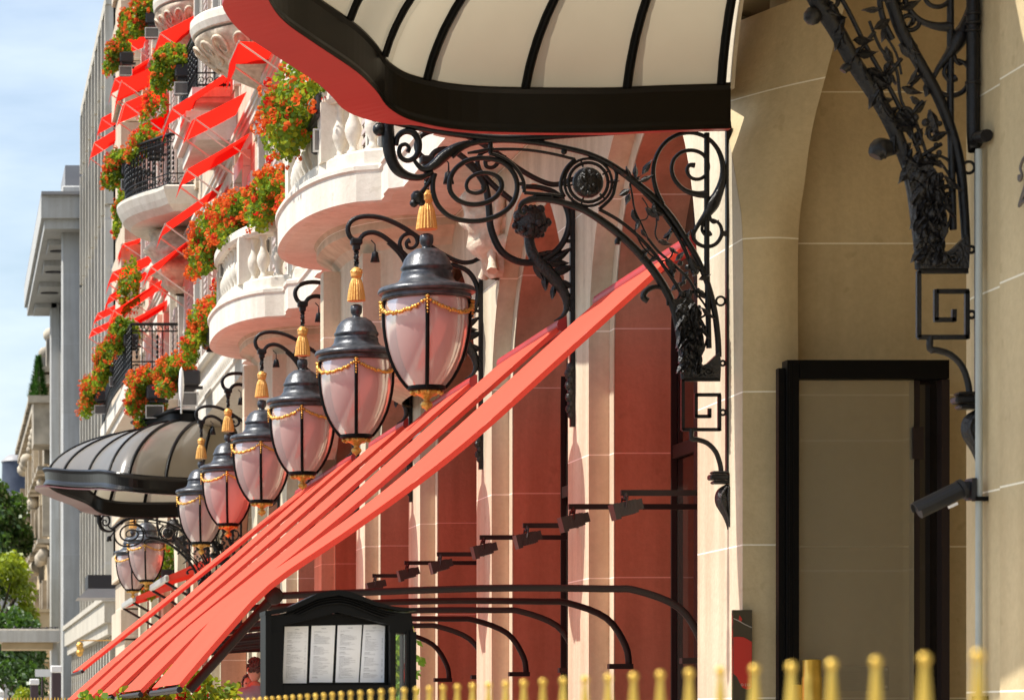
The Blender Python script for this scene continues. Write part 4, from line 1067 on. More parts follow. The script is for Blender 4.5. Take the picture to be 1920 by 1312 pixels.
def flower_box(D, X, h, ln, label, seed, rx=.26, rz=.24, hang=.25, lamp=True, nl=1100, nf=75, leafsize=.06, floor=True, box=True, cr_=.12, group="geranium boxes along the hotel balconies"):
    root = thing("flower_box", (X, D, H(h)), label, "flower box", group); rnd = random.Random(seed)
    ln *= .60 if D < 41 else .42; leafsize *= .8; hang *= .25; rx *= 1.22
    if box:
        m = MB(); m.bbox((X-.02, D-ln/2, H(h-.16)), (X+.24, D+ln/2, H(h+.03)), .02)
        for q in (-.35, .35): m.box((X+.02, D+ln*q-.02, H(h-.20)), (X+.28, D+ln*q+.02, H(h-.161)))
        m.build("trough", M['trough'], root)
    m = MB(); foliage_quads(m, rnd, (X-.02, D, H(h+.10)), rx, ln*.55, rz, nl, leafsize, hang)
    foliage_quads(m, rnd, (X-.16, D+.1, H(h-.12)), rx*.55, ln*.45, rz*.9, nl//2, leafsize, hang)
    m.build("foliage", [M['leaf'], M['leaf2']], root)
    nf = int(nf*.55)
    m = MB(); flowers(m, rnd, (X-.03, D, H(h+.11)), rx*1.08, ln*.57, rz*1.1, nf, .06, hang, cr_)
    flowers(m, rnd, (X-.18, D+.1, H(h-.12)), rx*.6, ln*.45, rz, nf//2, .055, hang, cr_)
    m.build("blossoms", [M['petal'], M['petal2']], root)
    if lamp:
        t = thing("floodlight", (X+.1, D-ln*.3, H(h-.3)), ["black floodlight below the largest geranium box","black floodlight with silver frame above the second stone bow's balusters","black floodlight at the outer end of the second stone bow","floodlight over the third stone bow beside the white blade sign","floodlight above the far canopy's crown, left of the white blade","boxy floodlight beside the upper railing's tall iron panel","boxy floodlight at the curved iron balcony's left end","floodlight at the very top of the facade by the highest railing","floodlight below the small box under the topmost pair","upper floodlight on the lattice iron balcony","lower floodlight on the lattice iron balcony, near the grey fins"][len([o for o in bpy.data.objects if o.name.startswith("floodlight")])], "floodlight", "floodlights fixed under the flower boxes")
        m = MB(); R = Matrix.Rotation(radians(-18), 3, 'X')
        y = D-ln*.3; m.bbox((X-.02, y-.10, H(h-.40)), (X+.20, y+.12, H(h-.26)), .015); m.build("housing", M['trough'], t)
        m = MB()
        for (a, b) in (((X-.035, y-.12, H(h-.255)), (X+.21, y-.105, H(h-.24))), ((X-.035, y-.12, H(h-.42)), (X+.21, y-.105, H(h-.405))), ((X-.035, y-.12, H(h-.404)), (X-.02, y-.105, H(h-.256))), ((X+.195, y-.12, H(h-.404)), (X+.21, y-.105, H(h-.256)))):
            m.box(a, b)
        m.build("frame", M['steel'], t); m = MB(); m.box((X-.02, y-.115, H(h-.40)), (X+.19, y-.106, H(h-.26))); m.build("lens", M['glazing'], t)
big = dict(nl=2600, nf=190, leafsize=.052)
flower_box(23.3, 2.86, 4.78, 1.5, "largest geranium box beside the near canopy, on the nearest bow", 1, rx=.30, rz=.30, hang=.30, **big)
flower_box(27.4, 3.34, 4.86, 1.3, "geraniums low behind the white edge of the nearest stone bow", 2, rx=0.17, rz=0.13, hang=0.1, lamp=False, nl=1500, nf=90, leafsize=.05)
flower_box(28.5, 3.20, 4.98, 1.3, "geraniums at the right end of the second stone bow's long trough", 33, rx=.2, rz=.15, hang=.1, lamp=False, nl=1600, nf=110, leafsize=.052)
flower_box(29.8, 3.0, 5.0, 1.5, "geranium trough on the second stone bow, above the balusters", 3, rx=0.22, rz=0.16, hang=0.12, **big)
flower_box(31.2, 2.86, 4.98, 1.5, "geranium mass hanging at the outer tip of the second stone bow", 4, rx=0.2, rz=0.26, hang=0.3, **big)
flower_box(31.9, 3.06, 4.5, .9, "lower trailing geranium tuft beneath the second bow's floodlight", 5, rx=0.15, rz=0.17, hang=0.1, lamp=False, box=False, nl=1100, nf=80, leafsize=.05)
flower_box(34.0, 2.98, 4.42, 1.5, "geraniums just left of the second stone bow's white rim", 6, rx=0.15, rz=0.25, hang=0.05, lamp=False, nl=1900, nf=120, leafsize=.055)
flower_box(37.8, 2.95, 4.34, 1.6, "geraniums on the third stone bow next to the white sign blade", 7, rx=0.19, rz=0.14, hang=0.05, nl=2000, nf=170, leafsize=.055)
flower_box(40.5, 2.72, 4.46, 1.5, "left end of the geraniums on the third stone bow above the far canopy", 8, rx=0.2, rz=0.2, hang=0.2, nl=2000, nf=180, leafsize=.055)
flower_box(40.4, 2.82, 4.14, .7, "small trailing geranium tuft right above the far canopy's crown", 9, rx=0.13, rz=0.12, hang=0.05, lamp=False, box=False, nl=700, nf=50, leafsize=.05)
# railed balconies
flower_box(42.9, 3.30, 9.36, 1.2, "green-leaved geranium box on the upper iron railing left of the tall rail panel", 10, rx=0.26, rz=0.26, hang=0.3, nl=2200, nf=70, leafsize=.065)
flower_box(48.6, 3.30, 9.34, 1.5, "right half of the geraniums on the curved iron balcony", 11, rx=0.24, rz=0.17, hang=.1, lamp=False, nl=1500, nf=150, leafsize=.07)
flower_box(50.2, 2.96, 9.28, 1.5, "left half of the geraniums on the curved iron balcony, with the lamp box", 12, rx=0.22, rz=0.22, hang=0.3, nl=1700, nf=170, leafsize=.07)
flower_box(51.4, 3.1, 8.8, 1.0, "yellowish trailing leaves below the curved iron balcony's left end", 13, rx=0.12, rz=0.36, hang=.1, lamp=False, box=False, nl=900, nf=40, leafsize=.07)
flower_box(53.5, 3.35, 7.7, .9, "thin hanging geraniums beside the stone corner blocks", 14, rx=.14, rz=.5, hang=.05, lamp=False, box=False, nl=700, nf=45, leafsize=.07)
flower_box(46.6, 3.3, 9.55, .6, "orange geraniums caught between two awnings under the ledge", 15, rx=.16, rz=.26, hang=.1, lamp=False, box=False, nl=300, nf=80, leafsize=.06, cr_=.3)
flower_box(51.0, 3.42, 12.02, 1.2, "geranium box at the very top, right of its twin", 16, rx=0.24, rz=0.24, hang=0.3, nl=1600, nf=120, leafsize=.075)
flower_box(54.0, 3.38, 12.6, 1.0, "geranium box at the very top, left of its twin", 17, rx=0.18, rz=0.24, hang=0.2, lamp=False, nl=900, nf=80, leafsize=.075)
flower_box(55.5, 3.24, 12.35, 1.2, "small geranium box below the topmost pair", 18, rx=0.2, rz=0.24, hang=0.2, nl=1000, nf=80, leafsize=.075)
# the long iron balcony
flower_box(51.3, 3.06, 6.56, 1.5, "geraniums with crimson heads on top of the lattice iron balcony", 19, rx=0.25, rz=0.24, hang=.1, lamp=False, nl=1400, nf=90, leafsize=.075, cr_=.6)
flower_box(54.2, 2.98, 6.42, 2.0, "middle geranium box down the lattice iron balcony", 20, rx=0.22, rz=0.34, hang=0.2, nl=1800, nf=190, leafsize=.075)
flower_box(57.6, 2.88, 6.26, 2.0, "lowest geranium box of the lattice iron balcony, by the grey fins", 21, rx=0.2, rz=0.34, hang=0.3, nl=1500, nf=190, leafsize=.075)
# terrace level
flower_box(52.0, 3.75, 2.55, 1.6, "red and green geraniums seen between the lanterns and short awnings", 22, rx=.34, rz=.42, hang=.3, lamp=False, nl=1500, nf=70, leafsize=.075, cr_=.8)
def planter(X, D, top, r, label, seed, nf=22, nl=1600):
    root = thing("planter", (X, D, .12), label, "planter", "planted tubs on the terrace"); rnd = random.Random(seed)
    m = MB(); m.lathe([(r*.7, .12), (r*.75, .2), (r*.95, H(top-.85)), (r, H(top-.84)), (r, H(top-.8)), (r*.9, H(top-.8)), (.001, H(top-.82))], (X, D, 0), 20); m.build("pot", M['trough'], root)
    m = MB(); foliage_quads(m, rnd, (X, D, H(top-.34)), r*1.25, r*1.25, .42, nl, .055); m.build("foliage", [M['leaf'], M['leaf2']], root)
    m = MB()
    for _ in range(nf):
        a = rnd.random()*6.28; k = sqrt(rnd.random())*r*1.15; p = Vector((X+k*cos(a), D+k*sin(a), H(top-.12)+rnd.uniform(-.2, .06)))
        for q in range(34):
            e = Vector((rnd.gauss(0, 1), rnd.gauss(0, 1), rnd.gauss(0, 1))).normalized(); u = e.orthogonal().normalized(); v = e.cross(u); pc = p+e*.036
            m.add([pc+(u*cos(1.57*j)+v*sin(1.57*j))*.016 for j in range(4)], [(0, 1, 2, 3)], 1)
    m.build("blossoms", [M['petal'], M['petal2']], root)
planter(1.75, 21.5, .31, .30, "planter with red blooms under the nearest awning's lower end", 31)
planter(1.35, 20.5, .16, .26, "planter of red blooms below the second awning's front bar", 32, nf=30)
planter(1.02, 21.0, .10, .2, "leftmost low planter peeping under the awning fronts", 33, nf=14, nl=700)
# ================================================================== ENTRANCE FURNITURE
# glazed screen across the entrance recess
t = thing("glass_screen", (4.4, 14.25, 0), "black framed glass door panel in the entrance recess", "glass door")
D = 14.25; m = MB()
def X_(px): return (px-VX)*D/FPX
def Hh(py): return EYE+(VY-py)*D/FPX
m.box((X_(1460), D-.0, .12), (X_(1472), D+.05, Hh(690))); m.box((X_(1472)+.002, D-.03, .12), (X_(1495), D+.06, Hh(676)))
m.box((X_(1495)+.002, D-.03, Hh(711)), (X_(1776), D+.06, Hh(676)))
for a, b in ((1476, 1479), (1484, 1487)): m.box((X_(a), D-.036, .12), (X_(b), D-.031, Hh(682)))
m.build("frame", M['blackpaint'], t)
m = MB(); m.box((X_(1716), D+.02, .12), (X_(1727), D+.09, Hh(712))); m.box((X_(1763), D-.02, .12), (X_(1778), D+.05, Hh(712))); m.box((X_(1711), D-.01, Hh(860)), (X_(1731), D+.015, Hh(800))); m.build("door_stile", M['pole'], t)
m = MB(); m.box((X_(1495)+.002, D+.012, .12), (X_(1716)-.002, D+.02, Hh(711)-.002)); m.build("pane", M['clear'], t)
m = MB(); m.box((X_(1720), D+.10, .12), (X_(1785), D+.11, Hh(700))); m.build("side_pane", M['darkglass'], t)
m = MB(); m.lathe([(.048, Hh(1400)), (.048, Hh(1270)), (.044, Hh(1268)), (.044, Hh(1238)), (.03, Hh(1236)), (.001, Hh(1236))], (X_(1512), D-.09, 0), 20)
m.box((X_(1481), D-.06, Hh(1330)), (X_(1496), D-.032, Hh(1283))); m.build("brass_handle", M['brass'], t)
# plaque
t = thing("plaque", (4.25, DX+.13, H(.1)), "small bronze plaque with four screws behind the glass, low in the entrance recess", "plaque")
D = DX+.12; m = MB(); m.bbox((X_(1552), D-.012, Hh(1294)), (X_(1666), D+.019, Hh(1248)), .004); m.build("plate", M['plaque'], t)
m = MB()
for px in (1558, 1660):
    for py in (1254, 1287): m.ball((X_(px), D-.013, Hh(py)), .008, 8)
m.build("screw", M['steel'], t)
m = MB()
for i in range(7):
    for (a, b) in ((1575, 1612), (1618, 1642)):
        m.box((X_(a), D-.0135, Hh(1260+i*4.4)), (X_(b-(i*7) % 9), D-.0122, Hh(1258.6+i*4.4)))
m.build("engraving", M['signdark'], t)
# red notice on the pier reveal
t = thing("notice_panel", (3.95, 14.4, H(.2)), "narrow glossy panel with a red field on the lit pier beside the entrance", "notice")
D = DX-.03; m = MB(); m.box((X_(1373), D-.012, Hh(1330)), (X_(1409), D+.012, Hh(1143))); m.build("backing", M['signdark'], t)
m = MB(); m.prism([(1374, 1194), (1380, 1193), (1392, 1194), (1400, 1198), (1408, 1203), (1408, 1287), (1405, 1291), (1399, 1292), (1390, 1288), (1380, 1268), (1374, 1262)], D-.0155, D-.0125, lambda u, v, d: (X_(u), d, Hh(v)))
m.prism([(1385, 1153), (1390, 1160), (1388, 1166), (1383, 1163)], D-.0155, D-.0125, lambda u, v, d: (X_(u), d, Hh(v)))
m.build("red_field", M['signred'], t)
m = MB(); m.tube([(X_(1374), D-.015, Hh(1159)), (X_(1383), D-.015, Hh(1163)), (X_(1395), D-.015, Hh(1170)), (X_(1408), D-.015, Hh(1176))], .0022, 4)
for px, ch in ((1390, 0), (1396, 1), (1402, 0)):   # faint numerals at the foot
    m.torus((X_(px), D-.016, Hh(1283)), .0055, .0011, 10, 4) if ch == 0 else m.tube([(X_(px), D-.016, Hh(1280)), (X_(px), D-.016, Hh(1286))], .0011, 4)
m.build("lettering", M['steel'], t)
# conduit, downpipe, number, camera on the near pier
D = 11.08
t = thing("conduit_pipe", (3.86, 11.08, 0), "pale grey conduit running down the near pier beside the security camera", "pipe")
m = MB(); m.tube([(F-.03, D, .12), (F-.03, D, Hh(280))], .0135, 10); m.build("pipe", M['pipe'], t)
m = MB()
for py in (935, 1308): m.box((F-.05, D-.022, Hh(py+4)), (F-.002, D+.022, Hh(py-4)))
m.build("clip", M['blackpaint'], t)
t = thing("cable_duct", (3.86, 11.12, H(2.6)), "thick black cable duct with an elbow beside the second bracket", "pipe")
m = MB(); m.tube([(F-.035, 11.13, Hh(-200)), (F-.035, 11.13, Hh(240)), (F-.03, 11.09, Hh(256)), (F-.028, 11.00, Hh(262))], .024, 10, 3)
for py in (20, 38, 52, 150): m.lathe([(.026, Hh(py+3)), (.030, Hh(py+2)), (.030, Hh(py-2)), (.026, Hh(py-3))], (F-.035, 11.13, 0), 10)
m.build("duct", M['iron'], t)
# numeral on the wall
t = thing("house_number", (F-.04, 10.72, H(1.92)), "pewter house number 2 on the near pier at the picture's right edge", "house number")
def nz_(px, py): # wall plane X=F
    D_ = F*FPX/(px-VX); return Vector((F-.05, D_, EYE+(VY-py)*D_/FPX))
m = MB(); pp = [(0, .115), (.012, .128), (.03, .118), (.04, .14), (.034, .165), (.01, .178), (-.02, .172), (-.045, .15), (-.05, .118), (-.035, .08), (-.005, .045), (.03, .012), (.04, .002)]
y0 = 10.55; z0 = nz_(1912, 398).z
m.tube([(F-.048, y0+a*1.25, z0+b*.92) for a, b in [(.052, .12), (.045, .1), (.03, .118), (.042, .145), (.02, .172), (-.015, .175), (-.045, .145), (-.045, .105), (-.015, .06), (.03, .02), (.05, .0), (.02, .012), (-.02, .004), (-.055, .012), (-.06, .04)]], [.006, .008, .005, .005, .006, .009, .013, .016, .014, .009, .006, .008, .011, .008, .004], 8, 4)
m.build("numeral", M['number'], t)
# security camera
D = 11.1
t = thing("security_camera", (3.8, D, H(.8)), "dark bullet security camera on an arm from the near pier", "camera")
m = MB(); a = P(1843, 912, D); b = P(1798, 912, D); m.box((b.x, D-.02, b.z-.018), (F-.045, D+.02, b.z+.018)); m.box((F-.062, D-.04, b.z-.05), (F-.044, D+.04, b.z+.03)); m.build("arm", M['cctv'], t)
m = MB(); p0 = P(1722, 957, D); p1 = P(1806, 916, D); m.tube([p0, p0.lerp(p1, .9), p1], [.031, .031, .026], 18); m.build("body", M['cctv'], t)
ax = (p1-p0).normalized(); up = Vector((-ax.z, 0, ax.x)); 
if up.z < 0: up = -up
m = MB(); rows = []
for q in range(9):
    an = pi*(q/8); rr = .037
    rows.append([p0-ax*.012+up*rr*sin(an)+Vector((0, rr*cos(an), 0)), p0+ax*.17+up*rr*sin(an)+Vector((0, rr*cos(an), 0)), p0+ax*.17+up*(rr-.004)*sin(an)+Vector((0, (rr-.004)*cos(an), 0)), p0-ax*.012+up*(rr-.004)*sin(an)+Vector((0, (rr-.004)*cos(an), 0))])
m.loft(rows, closed=True, smooth=False)
m.build("sun_hood", M['cctv'], t)
m = MB(); m.tube([p1-ax*.012, p1+ax*.004], .039, 18); m.build("rear_collar", M['cctv'], t)
m = MB(); q_ = p0.lerp(p1, .62)-up*.035; m.box((q_.x-.016, D-.03, q_.z-.006), (q_.x+.02, D-.028+.01, q_.z+.004), rot=Matrix.Rotation(radians(-25), 3, 'Y')); m.build("label_plate", M['white'], t)

# ================================================================== MENU CASE
D = 12.0
t = thing("menu_case", (X_(634) if False else 1.58, D, 0), "black arched menu display case on posts with four printed pages", "menu stand")
def mx_(px): return (px-VX)*D/FPX
def mz(py): return EYE+(VY-py)*D/FPX
arch = [(493, 1146), (515, 1143), (540, 1137), (566, 1125), (590, 1114), (610, 1109), (630, 1107), (650, 1110), (672, 1118), (700, 1129), (724, 1136), (745, 1139), (776, 1141)]
arch = cr(arch, 3)
m = MB()   # back and hood
m.prism([(mx_(u), mz(v)) for u, v in arch]+[(mx_(776), mz(1146)), (mx_(745), mz(1146)), (mx_(700), mz(1137)), (mx_(672), mz(1127)), (mx_(630), mz(1117)), (mx_(590), mz(1124)), (mx_(566), mz(1135)), (mx_(540), mz(1146)), (mx_(493), mz(1154))], D-.09, D+.13, lambda u, v, d: (u, d, v)); m.build("hood", M['blackpaint'], t)
m = MB()
inner = [(u, v+9.5) for u, v in arch if 496 < u < 773]
m.prism([(mx_(u), mz(v)) for u, v in inner]+[(mx_(772), mz(1190)), (mx_(727), mz(1186)), (mx_(727), mz(1172)), (mx_(680), mz(1160)), (mx_(630), mz(1148)), (mx_(585), mz(1160)), (mx_(528), mz(1172)), (mx_(528), mz(1190)), (mx_(497), mz(1190))], D-.055, D+.10, lambda u, v, d: (u, d, v)); m.build("pediment", M['blackpaint'], t)
m = MB()
for k, sc in enumerate((0, 5, 10)):
    m.tube([(mx_(u), D-.058-.004*k, mz(v+14+sc)) for u, v in arch if 530+sc*2 < u < 740-sc*2], .0045, 5)
m.build("moulding", M['blackpaint'], t)
m = MB()
for (a, b, d0, d1) in ((494, 505, -.08, .12), (505.3, 516, -.07, .11), (516.3, 527.5, -.06, .1), (727.5, 738, -.06, .1), (757, 763, -.07, .11), (763.3, 775, -.08, .12)):
    m.box((mx_(a), D+d0, mz(1420)), (mx_(b), D+d1, mz(1185 if a > 500 else 1150)))
m.box((mx_(528), D-.06, mz(1320)), (mx_(727), D+.08, mz(1284)))
m.build("frame", M['blackpaint'], t)
m = MB()
for px in (500, 768): m.tube([(mx_(px), D, .12), (mx_(px), D, mz(1421))], .022, 8)
m.box((mx_(494), D-.15, .12), (mx_(506), D+.15, .15)); m.box((mx_(763), D-.15, .12), (mx_(775), D+.15, .15)); m.build("stand_leg", M['blackpaint'], t)
m = MB(); m.box((mx_(528), D+.02, mz(1290)), (mx_(727), D+.10, mz(1150))); m.build("back_board", M['blackpaint'], t)
m = MB(); m.box((mx_(738.3), D-.02, mz(1400)), (mx_(756.7), D-.014, mz(1140))); m.build("side_glass", M['clear2'], t)
for i, (a0, a1, b0, b1, t0, t1) in enumerate(((530.5, 575.5, 534.5, 579, 1174, 1173), (580.5, 624, 585, 629.5, 1172.5, 1171.5), (629.5, 673, 634, 679.5, 1171.5, 1170.5), (675.5, 721, 682.5, 722.5, 1170.5, 1170))):
    m = MB(); y = D-.0
    n = 8; fr = []; bk = []
    def pos(u, v, e=0):
        xb = a0+(a1-a0)*u; xt = b0+(b1-b0)*u; yt = t0+(t1-t0)*u; yb = 1280-(1.5 if i else 0)
        if i == 3 and u > .7: yt += 3.2*(u-.7)/.3
        return Vector((mx_(xb+(xt-xb)*v), D+.012-.006*sin(v*pi)*sin(u*3)-e, mz(yb+(yt-yb)*v)))
    m.loft([[pos(u/n, v/n) for u in range(n+1)] for v in range(n+1)], closed=False, smooth=True)
    m.loft([[pos(u/n, v/n, -.001) for u in range(n+1)] for v in range(n+1)], closed=False)
    pg = m.build("menu_page", M['paper'], t)
    m = MB(); rnd = random.Random(50+i); v = .955
    def dash(u0, u1, v, th):
        m.add([pos(u0, v, .0012), pos(u1, v, .0012), pos(u1, v+th, .0012), pos(u0, v+th, .0012)], [(0, 1, 2, 3)])
    dash(.42, .62, .945, .006)
    v = .90
    while v > .07:
        if rnd.random() < .10: v -= .03; dash(.12, .12+rnd.uniform(.12, .3), v, .007); v -= .018; continue
        u = .12; L_ = rnd.uniform(.45, .8)
        if rnd.random() < .25: L_ = rnd.uniform(.2, .4)
        while u < L_:
            wd_ = rnd.uniform(.03, .09); dash(u, u+wd_, v, .0036); u += wd_+.014
        if i % 3 == 0 and rnd.random() < .5 or i == 3 and rnd.random() < .6: dash(.86, .92, v, .0036)
        v -= .0155
    m.build("printed_lines", M['ink'], pg)
# shrub seen through the case's side glass
t = thing("potted_shrub", (2.0, 14.0, .12), "green leafy shrub seen through the side glass of the menu case", "shrub")
rnd = random.Random(77); m = MB(); m.lathe([(.16, .12), (.2, .55), (.22, .56), (.2, .56), (.001, .54)], (2.06, 13.6, 0), 16); m.build("pot", M['trough'], t)
m = MB()
for _ in range(2200):
    p = Vector((2.055+rnd.gauss(0, .028), 13.6+rnd.gauss(0, .12), rnd.uniform(.56, 1.63)))
    d = Vector((rnd.gauss(0, 1), rnd.gauss(0, 1), rnd.gauss(0, .6))).normalized(); u = d.orthogonal().normalized(); v = d.cross(u)
    m.add([p, p+u*.013+v*.02, p+v*.045, p-u*.013+v*.02], [(0, 1, 2, 3)], 0 if rnd.random() < .7 else 1)
m.build("foliage", [M['leaf'], M['leaf2']], t); m = MB(); m.tube([(2.06, 13.6, .5), (2.06, 13.6, 1.55)], .012, 6); m.build("stem", M['bark'], t)

# ================================================================== BRASS FENCE in the foreground
t = thing("brass_fence", (.745, 5, 0), "gilded spear-tip fence crossing the foreground, out of focus at the right", "fence")
XF = .742; y = 2.02; k = 0
z_tip = lambda y: EYE+.0495
ys = []
while y < 8.1: ys.append(y); y += .117+.0035*max(0, (y-2))
for y in ys:
    r = .0062; m = MB(); zt = z_tip(y)
    m.lathe([(.0125, .12), (.013, zt-.22), (.0085, zt-.08), (.0048, zt-.032), (.0030, zt-.013), (.0026, zt-.009)], (XF, y, 0), 12)
    m.ball((XF, y, zt-.0050), .0050, 10); m.build("picket", M['brass'], t)
for z in (.35, .98):
    m = MB(); m.box((XF-.012, 1.6, z), (XF+.012, 8.3, z+.03)); m.build("rail", M['brass'], t)

# ================================================================== PEOPLE on the terrace
def person(x, y, top, yaw, label, shirt, seed, hair_r=.012):
    """standing figure grown with a skin modifier; top = head top height above ground"""
    sc = (top-.12)/1.78
    root_loc = Vector((x, y, .12))
    J = {'pel': (0, 0, .95), 'spine': (0, -.01, 1.15), 'chest': (0, 0, 1.33), 'neck': (0, .0, 1.49), 'neck2': (0, .01, 1.55),
         'shL': (-.19, 0, 1.42), 'shR': (.19, 0, 1.42), 'elL': (-.24, .02, 1.12), 'elR': (.24, .02, 1.12), 'wrL': (-.20, .14, .92), 'wrR': (.21, .12, .90),
         'haL': (-.18, .18, .86), 'haR': (.20, .16, .83),
         'hiL': (-.10, 0, .90), 'hiR': (.10, 0, .90), 'knL': (-.11, .03, .50), 'knR': (.11, .02, .50), 'anL': (-.11, -.02, .09), 'anR': (.12, -.02, .09), 'toL': (-.12, .15, .04), 'toR': (.13, .15, .04)}
    R = {'pel': .15, 'spine': .14, 'chest': .155, 'neck': .065, 'neck2': .058, 'shL': .075, 'shR': .075, 'elL': .048, 'elR': .048, 'wrL': .032, 'wrR': .032, 'haL': .035, 'haR': .035,
         'hiL': .10, 'hiR': .10, 'knL': .065, 'knR': .065, 'anL': .045, 'anR': .045, 'toL': .035, 'toR': .035}
    E = [('pel', 'spine'), ('spine', 'chest'), ('chest', 'neck'), ('neck', 'neck2'), ('chest', 'shL'), ('chest', 'shR'), ('shL', 'elL'), ('shR', 'elR'), ('elL', 'wrL'), ('elR', 'wrR'), ('wrL', 'haL'), ('wrR', 'haR'),
         ('pel', 'hiL'), ('pel', 'hiR'), ('hiL', 'knL'), ('hiR', 'knR'), ('knL', 'anL'), ('knR', 'anR'), ('anL', 'toL'), ('anR', 'toR')]
    names_ = list(J); me = bpy.data.meshes.new("person"); me.from_pydata([Vector(J[k])*sc for k in names_], [(names_.index(a), names_.index(b)) for a, b in E], [])
    o = bpy.data.objects.new("person", me); C.objects.link(o); o.location = root_loc; o.rotation_euler = (0, 0, yaw)
    md = o.modifiers.new("s", 'SKIN'); o.modifiers.new("d", 'SUBSURF').render_levels = 2
    for i, k in enumerate(names_): me.skin_vertices[0].data[i].radius = (R[k]*sc, R[k]*sc*(.72 if k in ('chest', 'spine', 'pel') else 1))
    me.skin_vertices[0].data[0].use_root = True
    dg = bpy.context.evaluated_depsgraph_get(); dg.update()
    o.modifiers["d"].levels = 2
    dg = bpy.context.evaluated_depsgraph_get(); nm = bpy.data.meshes.new_from_object(o.evaluated_get(dg)); o.modifiers.clear(); o.data = nm
    for mt in (M['skin'], shirt, M['trousers']): nm.materials.append(mt)
    for p in nm.polygons:
        c = p.center/sc; p.use_smooth = True
        p.material_index = 0 if (c.z > 1.49 and abs(c.x) < .1) or (abs(c.x) > .12 and c.z < .93 and c.z > .7 and c.y > .1) else (1 if c.z > .93 else 2)
    # head joined into the body mesh
    bmh = MB(); n = 20; rows = []
    for i in range(17):
        v = i/16; z = -.125+.245*v; rr = []
        w_ = sin(pi*min(max(v*.97+.02, 0), 1))**.55
        for q in range(n):
            a = 2*pi*q/n; rx = .075*w_*(.82+.2*v); ry = .095*w_*(.85+.2*v)
            px_, py_ = rx*cos(a), ry*sin(a)+.01
            if sin(a) > .93 and .33 < v < .50: py_ += .022*(1-abs(v-.38)*7 if abs(v-.38)*7 < 1 else 0)+.004   # nose
            if sin(a) > .6 and .50 < v < .60 and .2 < abs(cos(a)) < .6: py_ -= .008                            # eye sockets
            if sin(a) > .8 and .22 < v < .27: py_ += .005
            rr.append((px_*sc, py_*sc, (1.655+z)*sc))
        rows.append(rr)
    bmh.loft(rows, True, True, smooth=True)
    for s_ in (-1, 1):
        bmh.ball((s_*.078*sc, -.0*sc, 1.655*sc), .024*sc, 8, sz=1.3)
    import bmesh
    b = bmesh.new(); b.from_mesh(nm); vs = [b.verts.new(v) for v in bmh.v]
    for f in bmh.f:
        try: fc = b.faces.new([vs[i] for i in f]); fc.smooth = True; fc.material_index = 0
        except ValueError: pass
    b.to_mesh(nm); b.free()
    tag(o, label, "person")
    o['_o'] = (0, 0, 0)
    rnd = random.Random(seed); hm = MB()
    for _ in range(420):
        th = rnd.uniform(0, 2*pi); ph = rnd.uniform(-.35, pi/2)
        if sin(th) > .25 and ph < .75: continue
        p = Vector((.082*cos(th)*cos(ph), .01+.100*sin(th)*cos(ph), .02+.108*sin(ph)))
        hm.ball(((p.x)*sc, (p.y)*sc, (1.655+p.z)*sc), hair_r*rnd.uniform(.8, 1.4)*sc*1.3, 6)
    ho = hm.build("hair", M['hair'], o, origin=(0, 0, 0))
    em = MB()
    for s_ in (-1, 1): em.ball((s_*.030*sc, .098*sc, 1.672*sc), .009*sc, 8)
    em.build("eye", M['blackpaint'], o, origin=(0, 0, 0))
    return o
D = 29.5; p = P(488, 1234, D); person(p.x-.05, D, p.z, radians(25), "person with curly dark hair in a pale blue-grey shirt, behind the menu case", M['shirt'], 5)
D = 32.0; p = P(467, 1264, D); person(p.x, D, p.z, radians(170), "person with short dark hair facing the camera behind the curly haired one", M['shirt2'], 6, .009)
# white sign blade above the far canopy
t = thing("banner_sign", (2.9, 37.5, H(4.2)), "thin white oval blade sign standing on the balustrade above the far canopy", "sign")
D = 36.8; m = MB(); pr = [(.0, 688), (3, 695), (4.5, 710), (5, 722), (4.5, 735), (3, 748), (.4, 758)]
m.loft([[P(340-r-.3, y, D), P(340, y, D)+Vector((0, -.04, 0)), P(340+r+.3, y, D), P(340, y, D)+Vector((0, .04, 0))] for r, y in pr], True, True, smooth=True)
m.build("blade", M['white'], t)
m = MB(); m.tube([P(340, 755, D), P(340, 775, D)], .012, 6); m.build("stem", M['steel'], t)
# ================================================================== FAR BUILDINGS
# grey office building with concrete fins (next door)
X0 = 4.69; Da = 88; Db = 104.5
t = thing("office_building", (X0, Da, 0), "grey modern office block with rows of pale vertical fins next to the hotel", "office building")
m = MB(); m.box((X0+.55, Da+.3, 0), (X0+30, Db, H(21.0))); m.build("body", M['glazing'], t)
m = MB(); m.box((X0+.25, Da, H(3.4)), (X0+30, Da+.3, H(21.1)))
for (a, b) in ((3.4, 6.0),): pass
m.box((X0+.15, Da-.12, H(13.2)), (X0+30, Da-.002, H(13.4))); m.box((X0+.15, Da-.12, H(17.9)), (X0+30, Da-.002, H(18.1))); m.box((X0+.2, Da-.10, H(9.0)), (X0+30, Da-.002, H(9.15)))
m.build("side_wall", M['grey'], t)
m = MB(); d = Da
k = 0
while d < Db:
    for (a, b) in ((3.55, 7.2), (7.32, 11.2), (11.32, 15.1), (15.22, 19.0), (19.12, 21.1)):
        e = .05*(k % 2)
        m.box((X0+e, d, H(a)), (X0+.5, d+.30, H(b)))
    d += 1.02; k += 1
m.build("fins", M['greyfin'], t)
m = MB()
for z in (7.2, 11.2, 15.1, 19.0): m.box((X0+.22, Da+.31, H(z)-.12), (X0+.549, Db, H(z)+.24))
m.build("floor_band", M['greyfin'], t)
m = MB(); m.box((X0+.02, Da-.05, H(21.105)), (X0+30, Db+.1, H(21.45))); m.build("parapet", M['greyfin'], t)
